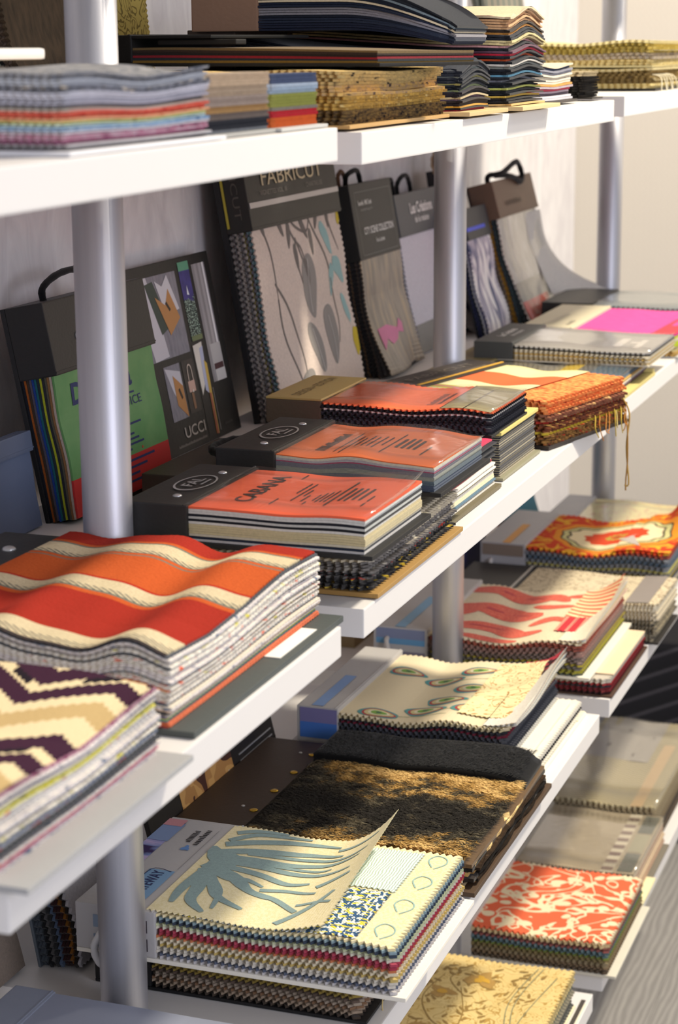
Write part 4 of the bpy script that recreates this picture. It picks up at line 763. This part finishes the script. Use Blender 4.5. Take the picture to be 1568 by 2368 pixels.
p = Print(); p.poly([(.215, .065), (.232, .10), (.222, .085)]); p.poly([(.205, .075), (.250, .02), (.228, .085)]); p.put(lambda u, v: b['surf'](u, v)+.004+.12*max(0, (u-.205))*max(0, v-.02)*4, cloth('#cdc3bb'), b['root'], 'folded_flap')
b = book('fabric_sample_book', 'plain sample book with grey page edges hidden beneath the suzani book', 'sample book', G3, (2.962, 3.19), .545, .80, L3+.001, .043, 9, [('#5a5a5e', 2), ('#b9b09a', 2), ('#7a7a80', 2), ('#c9c2b0', 3)], hd=.05, hm='#7a7a80', base='#c9c6c4', wave=(.001, 1, 1), pitch=.009, amp=.003)
b = book('fabric_sample_book', 'pale yellow floral sample book under clear acrylic, farthest on the third shelf', 'sample book', G3,
         (3.205, 3.44), .53, .80, L3+.001, .060, 10, [('#cfc69a', 4), ('#e2dab0', 6)], hd=.05, hm='#a9a8ac', base=BLK, wave=(.002, 1, 1), top=damask('#e6dca0', '#d08a70', 26, .02), film=True)
# back of third shelf
def box_thing(name, label, cat, x, y, z, m, extra=()):
    t = thing(name, label, cat, None, (x[0], y[0], z[0])); bx('body', 0, x[1]-x[0], 0, y[1]-y[0], 0, z[1]-z[0], m, t, .002)
    for nm, a in extra: bx(nm, *a[:6], a[6], t, .0005)
    return t
box_thing('storage_box', 'small tan cardboard box at the back of the third shelf beside the white-headed book', 'box', (2.625, 2.80), (.925, .962), (L3, L3+.05), mat('#a08a66', .8), [('lid', (-.002, .177, -.002, .039, .04, .054, mat('#a8926c', .8)))])
box_thing('storage_box', 'deep blue box at the back of the third shelf behind the suzani book', 'box', (2.965, 3.10), (.86, .94), (L3, L3+.085), mat('#1e2a6a', .5), [('lid', (-.002, .137, -.002, .082, .07, .088, mat('#24306e', .5)))])
t = book('fabric_sample_book', 'small teal and brown sample folder standing at the back, under the middle shelf edge', 'sample book', None, (3.235, 3.444), .83, .868, L3, .018, 4, [('#b85a30', 1), ('#5a4638', 1), ('#5a4638', 1), ('#2f6f80', 1)], lean=12, Ln=.15, hd=.012, hh=.02, hm='#2f6070', wave=(.002, 1, 1), zig=False, top=mat('#2f7184', .7))
# ---- left bay of the third shelf
b = book('fabric_sample_book', 'grey-blue flat folder lying in the bottom left corner on the third shelf', 'sample book', G3, (1.165, 1.446), .53, .835, L3+.0006, .036, 8, [('#9a9ea8', 1)], hd=.04, hh=.037, hm='#8a90a0', base='#7f8494', bt=.003, bo=.004, wave=(.0003, 1, 1), zig=False, top=mat('#8e93a4', .45, 0, .4, 60))
# left-bay standing swatches behind the nearest post, third shelf
b = book('fabric_sample_book', 'small standing sample book with blue-grey and rust pages left of the nearest post foot', 'sample book', None,
         (1.555, 1.72), .83, .87, L3+.0005, .046, 11, [('#5a6470', 2), ('#26282c', 1), ('#6a6a6c', 1), ('#3a3c40', 1), ('#5f7290', 1), ('#3c2224', 2), ('#8a5a20', 1), ('#2a2420', 1), ('#b9b6bc', 1)], lean=10, Ln=.16, hd=.03, hh=.048, hm='#3c4048', base='#6a7480', bt=.003, bo=0, wave=(.004, .9, 3.3), pitch=.007, amp=.0024, thick=.8, rag=.0006)
b = book('fabric_sample_book', 'brown leather-look folder leaning at the far left under the middle shelf', 'sample book', None,
         (1.28, 1.545), .87, .898, L3, .018, 4, [('#5a4a40', 1), ('#8a7c70', 1)], lean=12, Ln=.16, hd=.03, hh=.02, hm='#5a4c44', base='#4a3a30', wave=(.001, 1, 1), zig=False)
# ------------------------------------------------------------------ fourth shelf
G4 = 'sample books lying on the lowest shelf'
b = book('fabric_sample_book', 'sample book with a coral and cream trellis swatch on a white board, lowest shelf', 'sample book', G4,
         (2.505, 2.742), .517, .76, L4+.001, .050, 17, [('#6a5a48', 2), ('#8a7458', 2), ('#9a8a6a', 2), ('#8a7a50', 2), ('#7d8a3c', 1), ('#5c7478', 2), ('#6a8088', 1), ('#a8605a', 1), ('#6a3a34', 1), ('#d8c090', 1)], hd=.05, hm='#c9c4bc', base='#d8d2c2', bt=.004, bo=.014, bs=.003,
         wave=(.0014, .9, 2.4), pitch=.0082, amp=.0032, edge='check', top=trellis(), thick=.92, rag=.001, prof=.96)
b = book('fabric_sample_book', 'sample book of sheer taupe cloth with a brown striped band and grey colour squares', 'sample book', G4,
         (2.752, 2.992), .530, .76, L4+.001, .048, 12, [('#c9a88c', 3), ('#d8c0a0', 3), ('#b8a08c', 3), ('#e0d0b4', 3)], hd=.05, hm='#9a948a', base='#7a7468', bt=.003, bo=.010, wave=(.001, 1, 1), top=slub('#b3a58c', '#a3957e'), film=True, amp=.001, rag=.0012)
p = Print()
for i in range(8): p.quad(.178, .196, .006+.029*i, .020+.029*i, 1, 1)
p.put(b['surf'], mat('#8a7468', .7), b['root']); p = Print(); p.quad(.178, .197, .0, .238, 2, 6); p.put(b['surf'], mat('#d8cdb4', .7), b['root'], 'swatch', .0003)
for i, c in enumerate(('#6a6c62', '#a8a288', '#6c6e64')):
    p = Print(); p.quad(.203, .226, .005+.078*i, .078+.078*i, 2, 2); p.put(b['surf'], mat(c, .7), b['root'], 'swatch', .0006)
bx('cover_board', .0, .245, -.004, .10, -.0004, .0046, mat('#efe6b8', .5), b['root'], .0005)
b = book('fabric_sample_book', 'sample book of grey-beige chevron knit under clear film, farthest on the lowest shelf', 'sample book', G4,
         (3.005, 3.425), .548, .78, L4+.001, .056, 12, [('#5a5046', 2), ('#8a7a60', 3), ('#9a8c70', 4), ('#a89878', 3)], hd=.06, hm='#6a6a70', base='#4a4038', bt=.003, bo=.008, wave=(.002, 1, 1), pitch=.009, amp=.003, edge='check', top=herring(), film=True)
p = Print(); p.quad(.07, .18, .21, .418, 3, 3); p.put(b['surf'], slub('#a8a29a', '#98928c'), b['root'], 'swatch', .0006)
p = Print()
for q in ((.10, .27), (.12, .36), (.15, .24), (.165, .33)): p.blob(q[0], q[1], .004, .010)
p.put(b['surf'], mat('#5c5852', .7), b['root'], eps=.0012)
p = Print(); p.quad(.192, .212, .0, .30, 2, 3); p.put(b['surf'], mat('#c9ad84', .6), b['root'], 'swatch', .0006)
def gold_floral():
    g = G('gold_linen', .85, 0, .2); u, v = g.uv(); n1 = g.noise(g.vec(u, v), 20, 2, 1); return g.done(g.mix(g.m('LESS_THAN', g.m('ABSOLUTE', g.m('SUBTRACT', g.fr(g.noise(g.vec(u, v), 34, 1, 1.5), 6), .5)), .08), g.mix(n1, '#dcc68c', '#d0b472'), '#b08e4c'))
b = book('fabric_sample_book', 'sample book with an antique gold botanical print, lowest shelf at the bottom edge', 'sample book', G4,
         (2.095, 2.402), .542, .80, L4+.001, .050, 14, [('#6a6a64', 3), ('#a8a088', 4), ('#7c8478', 3), ('#d8c48c', 4)], hd=.05, hm='#6a5a48', base='#efe4c0', bt=.003, bo=.006, wave=(.0015, 1, 1), wv=.002, top=gold_floral(), amp=.0026, pitch=.008, rag=.002)
S = b['surf']; p = Print()
for pts, w in (([(.20, .06), (.16, .10), (.15, .16), (.13, .22)], .003), ([(.15, .16), (.19, .20), (.20, .25)], .0025), ([(.16, .10), (.12, .12), (.09, .18), (.10, .25)], .0025), ([(.14, .20), (.11, .24), (.13, .28)], .002)): p.rib(pts, w, w*.4)
for i in range(110):
    p.blob(rnd.uniform(.07, .235), rnd.uniform(.02, .295), .007, .0022, rnd.uniform(0, 3), 8, 0, .4)
p.put(S, cloth('#a08040'), b['root'], clip=(.06, .25, .004, .303))
p = Print(); p.blob(.12, .09, .032, .020, .5, 20, .12, .3); p.blob(.11, .20, .016, .014, 0, 16, .3); p.blob(.15, .25, .020, .018, 0, 14, .35); p.put(S, cloth('#b8924c'), b['root'], eps=.0007)
p = Print(); p.blob(.15, .25, .010, .009, 0, 12, .35); p.blob(.12, .09, .018, .010, .5, 16, .12, .3); p.blob(.11, .20, .007, .006); p.put(S, cloth('#d9a838'), b['root'], eps=.001)
p = Print()
for pts in ([(.20, .0), (.215, .10), (.20, .2), (.215, .30)], [(.205, .0), (.222, .10), (.208, .2), (.222, .30)], [(.245, .02), (.225, .14), (.245, .28)]): p.rib(pts, .0014)
p.put(S, cloth('#8a8c6c'), b['root'], eps=.0007, clip=(.06, .25, .004, .303))
tr = thing('acrylic_tray', 'pale tray board with a dark rim under the gold botanical sample book', 'tray', None, (2.12, .528, L4)); bx('tray_board', 0, .31, 0, .006, 0, .0008, mat('#4a4440', .5), tr, 0); bx('tray_face', 0, .30, -.0035, -.0005, 0, .0007, mat('#efe6cc', .5), tr, 0)
# black ribbed bench beyond the rack
def ribs():
    g = G('black_rib_fabric', .8, 0, .3); x, y, z = g.obj(); f = g.fr(g.m('MULTIPLY_ADD', y, .45, z), 26); return g.done(g.ramp(f, [(0, '#111117'), (.72, '#15151c'), (.86, '#45434a'), (1, '#111117')]))
t = thing('upholstered_bench', 'black ribbed upholstered bench on the floor beyond the far end of the rack', 'bench', None, (3.92, .36, -1.64))
bx('seat_block', 0, .36, 0, .58, .03, .44, ribs(), t, .015)
for x in (.03, .30):
    for y in (.03, .52): bx('foot', x, x+.03, y, y+.03, 0, .03, mat(BLK, .5), t, .001)
# ------------------------------------------------------------------ top shelf
G1 = 'sample books stacked on the top shelf'; ZT = L1+.004
b = book('fabric_sample_book', 'thick stack of grey, red, yellow and blue swatches, nearest on the top shelf', 'sample book', G1,
         (1.030, 1.232), .535, .80, ZT+.0005, .046, 24, [('#6a6668', 1), ('#cfcac8', 1), ('#8a4a6a', 1), (fleck('#b8788c', '#d0c4c8', '#8a5068'), 2), ('#d8d2d4', 1), (fleck('#7a9cc0', '#c0d0d8', '#6080a0'), 1), (fleck('#a8c4c8', '#d8d8c8', '#80a8b0'), 1), (fleck('#c9cc7a', '#d8d4a8', '#a8a860'), 1), (fleck('#dc9a70', '#e0b890', '#c87850'), 1), (fleck('#d85848', '#dc8a70', '#b83a34'), 2), ('#c4b8a8', 1), ('#6a6668', 1), ('#b8b6c0', 2), ('#d4d2da', 3), (fleck('#55565c', '#a8a8b0', '#d8c8b0'), 2), ('#c0c2c8', 2), (fleck('#6e7078', '#b0aca8', '#44464e'), 3), ('#c9b8a0', 1), (FL3, 2)],
         hd=.05, hm='#3a3a40', base='#dcdce0', bt=.0025, bo=.008, bs=.012, wave=(.0025, 1.8, 1), wv=.0022, amp=.001, rag=.002)
b = book('fabric_sample_book', 'tan and grey swatch stack between the grey stack and the blue-green one, top shelf', 'sample book', G1,
         (1.240, 1.350), .54, .80, ZT+.0005, .042, 18, [('#8a8c8e', 1), ('#3a3b40', 3), ('#7a6e66', 2), ('#b08c5c', 2), ('#a8988c', 3), ('#b8a48c', 3), ('#cdb598', 4)], hd=.05, hm='#3a3028', base='#9a9a98', bt=.0025, wave=(.0006, 1, 1), zig=True, amp=.0016, rag=.0008, thick=.95)
b = book('fabric_sample_book', 'small stack of navy, olive, red and orange swatches beside the tan stack', 'sample book', G1,
         (1.355, 1.448), .538, .79, ZT+.0005, .040, 16, [('#d86a34', 3), ('#c03038', 2), ('#8a8478', 1), ('#9a9c50', 4), ('#a8b8c8', 2), ('#c0ccd8', 1), ('#56607a', 3)], hd=.05, hm='#3a3028', base='#b8b8b6', bt=.0025, bo=.008, wave=(.0006, 1, 1), amp=.0014, rag=.0008, thick=.95)
HB = fleck('#d0b070', '#8a7a5c', '#3a3430'); HB2 = fleck('#3a302a', '#a8864c', '#1e1c1e')
b = book('fabric_sample_book', 'golden brown and black tweed swatch stack on a tan board, top shelf', 'sample book', G1,
         (1.515, 1.782), .542, .83, L1+.000, .044, 15, [(HB2, 4), (fleck('#c8a050', '#5a4a3c', '#d8c080'), 4), (fleck('#cfa860', '#8a7a78', '#4a4040'), 3), (HB, 4)], hd=.06, hh=.042, hm='#3a2c24', base='#b8925a', bt=.003, bo=.008, bs=.004, wave=(.001, 1.3, 1), wv=.001, pitch=.0065, amp=.0024, rag=.003, thick=.92, edge='check')
b = book('fabric_sample_book', 'slim black ring binder with red and gold striped page edges lying on the tweed stack', 'sample book', G1,
         (1.706, 1.845), .52, .84, L1+.0475, .0165, 6, [('#8a6a28', 1), ('#2c3238', 1), ('#98222e', 1), ('#2a211e', 1), ('#3a2a22', 1), ('#7a6440', 1)], hd=.032, hh=.028, hm='#151413', rot=-19, base='#151413', bt=.003, bo=.004, wave=(.002, .55, 1.6), zig=False, thick=.97, rag=.0004, Ln=.315, prof=.9)
bx('cover_board', .02, .13, -.001, .135, .0245, .0275, mat('#151413', .5), b['root'], .0008); bx('strap', .06, .155, .004, .018, .019, .0235, mat('#1a1817', .6), b['root'], .001)
DK = [('#1e2230', 2), ('#c9bfa8', .6), ('#2a2e3a', 1), ('#8a8f6a', .6), ('#1a1c24', 2), ('#d0a85a', .6)]
b = book('fabric_sample_book', 'lower block of dark round-cornered swatches on a tan board jutting over the top shelf', 'sample book', G1,
         (1.795, 1.936), .534, .80, L1+.0002, .074, 24, [('#b83a44', 1), ('#1c1a1c', 1), ('#d8a03c', 1), ('#2a2224', 2), ('#8a6a78', 1), ('#c9b48a', 1), ('#26222a', 2), ('#8a9468', 1), ('#1c2028', 2), ('#a8a060', 1), ('#20242e', 2), ('#8a9088', 1), ('#262a34', 3)], hd=.05, hm='#4a3a30',
         base='#d8b884', bt=.004, bo=.016, bs=-.002, wave=(.001, 1, 1), wv=-.006, zig=False, rr=.045, prof=.60, thick=.62, rag=.002)
b = book('fabric_sample_book', 'brown-headed book of navy, grey and black swatches drooping over the dark block beneath it', 'sample book', G1,
         (1.787, 1.936), .537, .79, L1+.0785, .042, 18, [('#23283a', 3), ('#2a3142', 2), ('#1d2230', 1), ('#8d8a90', 3), ('#232a3c', 2), ('#e0cfae', 1), ('#1e2430', 2), ('#7c8a90', 1), ('#24272c', 3)], hd=.068, hh=.052, hm='#8a6a54', wave=(.001, 1, 1), droop=.038, zig=False, rr=.045, thick=.8, rag=.002, top=cloth('#23252a'))
b = book('fabric_sample_book', 'tall stack of cream, orange, red and light blue edged swatches beside the navy ones', 'sample book', G1,
         (1.958, 2.120), .530, .80, L1+.0002, .108, 34, [('#d8b070', 1), ('#23201e', 2), ('#c9a848', 1), ('#1e2024', 2), ('#a8b05c', 1), ('#1c2026', 2), ('#a8a8b0', 1), ('#22262e', 1), ('#7ab4cc', 1), ('#1e222a', 2), ('#8a8c84', 1), ('#c9c4bc', 1), ('#23262c', 1), ('#cf5a30', 1), ('#22252c', 1), ('#c0283c', 1.2), ('#6a4a5a', 1), ('#2a2c32', 1), ('#d8a0a0', 1), ('#dcc890', 2), ('#2c2e34', 2), ('#c0833a', 1), ('#3a2e24', 1), ('#e0b080', 1)], hd=.05, hm='#4a3a30',
         base='#e0c490', bt=.004, bo=.020, bs=-.002, wave=(.0012, 1, 1), wv=-.006, zig=False, rr=.030, prof=.88, thick=.62, rag=.004, top=cloth('#e0c8a4'))
bx('cover_board', .06, .268, -.05, .02, .111, .114, mat('#b07f48', .5), b['root'], .0008)
b = book('fabric_sample_book', 'short stack of blue, white, orange and crimson swatches on the second top shelf', 'sample book', G1,
         (2.135, 2.312), .545, .79, L1+.0002, .043, 15, [('#d8d4dc', 2), ('#3c2c40', 1), ('#b8a8b4', 1), ('#c83050', 1), ('#b0a0a8', 1), ('#d8983c', 1), ('#e6dcc8', 4), ('#8a8a98', 2), ('#3c4a68', 1), ('#e0d0b4', 1)], hd=.05, hm='#2a2624', base='#3a3430', bt=.003, bo=.008, wave=(.0008, 1, 1), wv=.002, zig=False, rag=.002, prof=.95)
b = book('fabric_sample_book', 'small houndstooth-edged swatch stack with cream tweed front, right end of the second top shelf', 'sample book', G1,
         (2.392, 2.448), .545, .79, L1+.0002, .032, 10, [('#26221e', 8), ('#c9b48a', 2)], hd=.04, hm='#2a2624', base='#2a2622', bt=.002, bo=.008, wave=(.0004, 1, 1), pitch=.009, amp=.003, edge='check')
GY = fleck('#e2cc8c', '#b09a60', '#f0e2b0')
b = book('fabric_sample_book', 'lower bundle of gold chenille swatches with brown bands and loose threads, far top shelf', 'sample book', G1,
         (2.782, 2.99), .542, .80, L1+.0015, .030, 8, [(GY, 2), (fleck('#6a5634', '#a8905c', '#4a3c2c'), 5), ('#e8d8a4', 1)], hd=.05, hm='#3a3024', base='#1e1b18', bt=.003, bo=.006, wave=(.001, 1, 1), pitch=.009, amp=.003, edge='check', rag=.003, thick=.95)
blades('loose_fringe', 500, b['L']-.012, b['L']+.001, 0, .208, .016, cloth('#efe2b4'), -.012, b['root'], .0005, b['surf'], -.3)
for i in range(6): tube('loose_thread', [(b['L']-.004, .01+.02*i, .022), (b['L']+.010, .012+.02*i, .018), (b['L']+.013+.003*(i % 2), .006+.021*i, .0), (b['L']+.012, .016+.02*i, -.012*(i % 3))], .0008, cloth('#efe6c8'), b['root'], 5)
b = book('fabric_sample_book', 'upper bundle of yellow-gold chenille swatches with a frayed bleached end, far top shelf', 'sample book', G1,
         (2.775, 2.99), .540, .83, L1+.0335, .034, 8, [(GY, 2), (fleck('#a89a8c', '#d0bc8c', '#7a6c50'), 2), (fleck('#b8a050', '#7d6c34', '#d8c47c'), 3), ('#e0cf96', 1)], hd=.05, hm='#8a7440', base='#d8c890', bt=.002, bo=.0, wave=(.0022, 1.1, 1.5), pitch=.009, amp=.003, edge='check', rag=.003, thick=.95, top=cloth('#e2d298'))
blades('loose_fringe', 600, b['L']-.014, b['L']+.001, 0, .215, .014, cloth('#f2e8c4'), -.012, b['root'], .0005, b['surf'], -.1)
b = book('fabric_sample_book', 'bright cream fringed swatch stack at the very right of the top shelf', 'sample book', G1,
         (3.01, 3.22), .545, .82, L1+.0015, .060, 10, [(GY, 4), ('#f0e4b8', 6)], hd=.05, hm='#8a7440', base='#2a2622', wave=(.001, 1, 1), pitch=.009, amp=.003, rag=.003)
# standing cloth at the back of the top shelf
def leafprint():
    g = G('teal_line_print', .8, 0, .2); u, v = g.uv(); w = g.m('SINE', g.m('MULTIPLY_ADD', u, 90, 0)); s = g.m('ABSOLUTE', g.m('SUBTRACT', g.fr(g.m('MULTIPLY_ADD', w, .007, v), 28), .5))
    c = g.mix(g.m('LESS_THAN', s, .09), '#b9b4a4', '#5a7c7c'); return g.done(g.mix(g.m('LESS_THAN', v, .05), c, g.mix(g.m('LESS_THAN', s, .2), '#6a706c', '#16241f')))
b = book('fabric_sample_book', 'standing cloth swatch with thin teal wavy lines behind the gold bundles on the top shelf', 'sample book', None, (3.10, 3.40), .8, .86, L1, .008, 3, [('#9a9a8c', 1)], lean=14, Ln=.26, hd=.03, hh=.012, hm='#4a4a44', wave=(.002, 1, 1), top=leafprint())
b = book('fabric_sample_book', 'dark green-brown fabric samples standing at the top left behind the nearest post', 'sample book', None, (1.60, 1.735), .85, .905, L1+.002, .040, 9, [('#2a2c22', 2), ('#5a4c3c', 2), ('#a8ac98', 1), ('#1e1e1a', 1), ('#5c4a3a', 2), ('#26241e', 1)], lean=14, Ln=.24, hd=.03, hh=.042, hm='#2a2622', wave=(.002, 1, 1), rag=.001, top=slub('#5a4a38', '#2c2820'), thick=.8)
b = book('fabric_sample_book', 'standing antique gold damask swatch behind the nearest post on the top shelf', 'sample book', None, (1.745, 1.985), .86, .93, L1, .012, 3, [('#6a5c30', 1)], lean=6, Ln=.24, hd=.03, hh=.014, hm='#2a2622', wave=(.001, 1, 1), top=damask('#c0ab5c', '#7d6c34', 30, .04, 'gold_damask'))
t = thing('label_rail', 'slim white plastic rail lying on the grey stack at the left edge', 'rail', None, (1.12, .70, ZT+.0005)); bx('rail_bar', 0, .20, 0, .02, .052, .060, WHT, t, .003); bx('rail_clip', .01, .03, .002, .018, .0485, .052, WHT, t, .001)
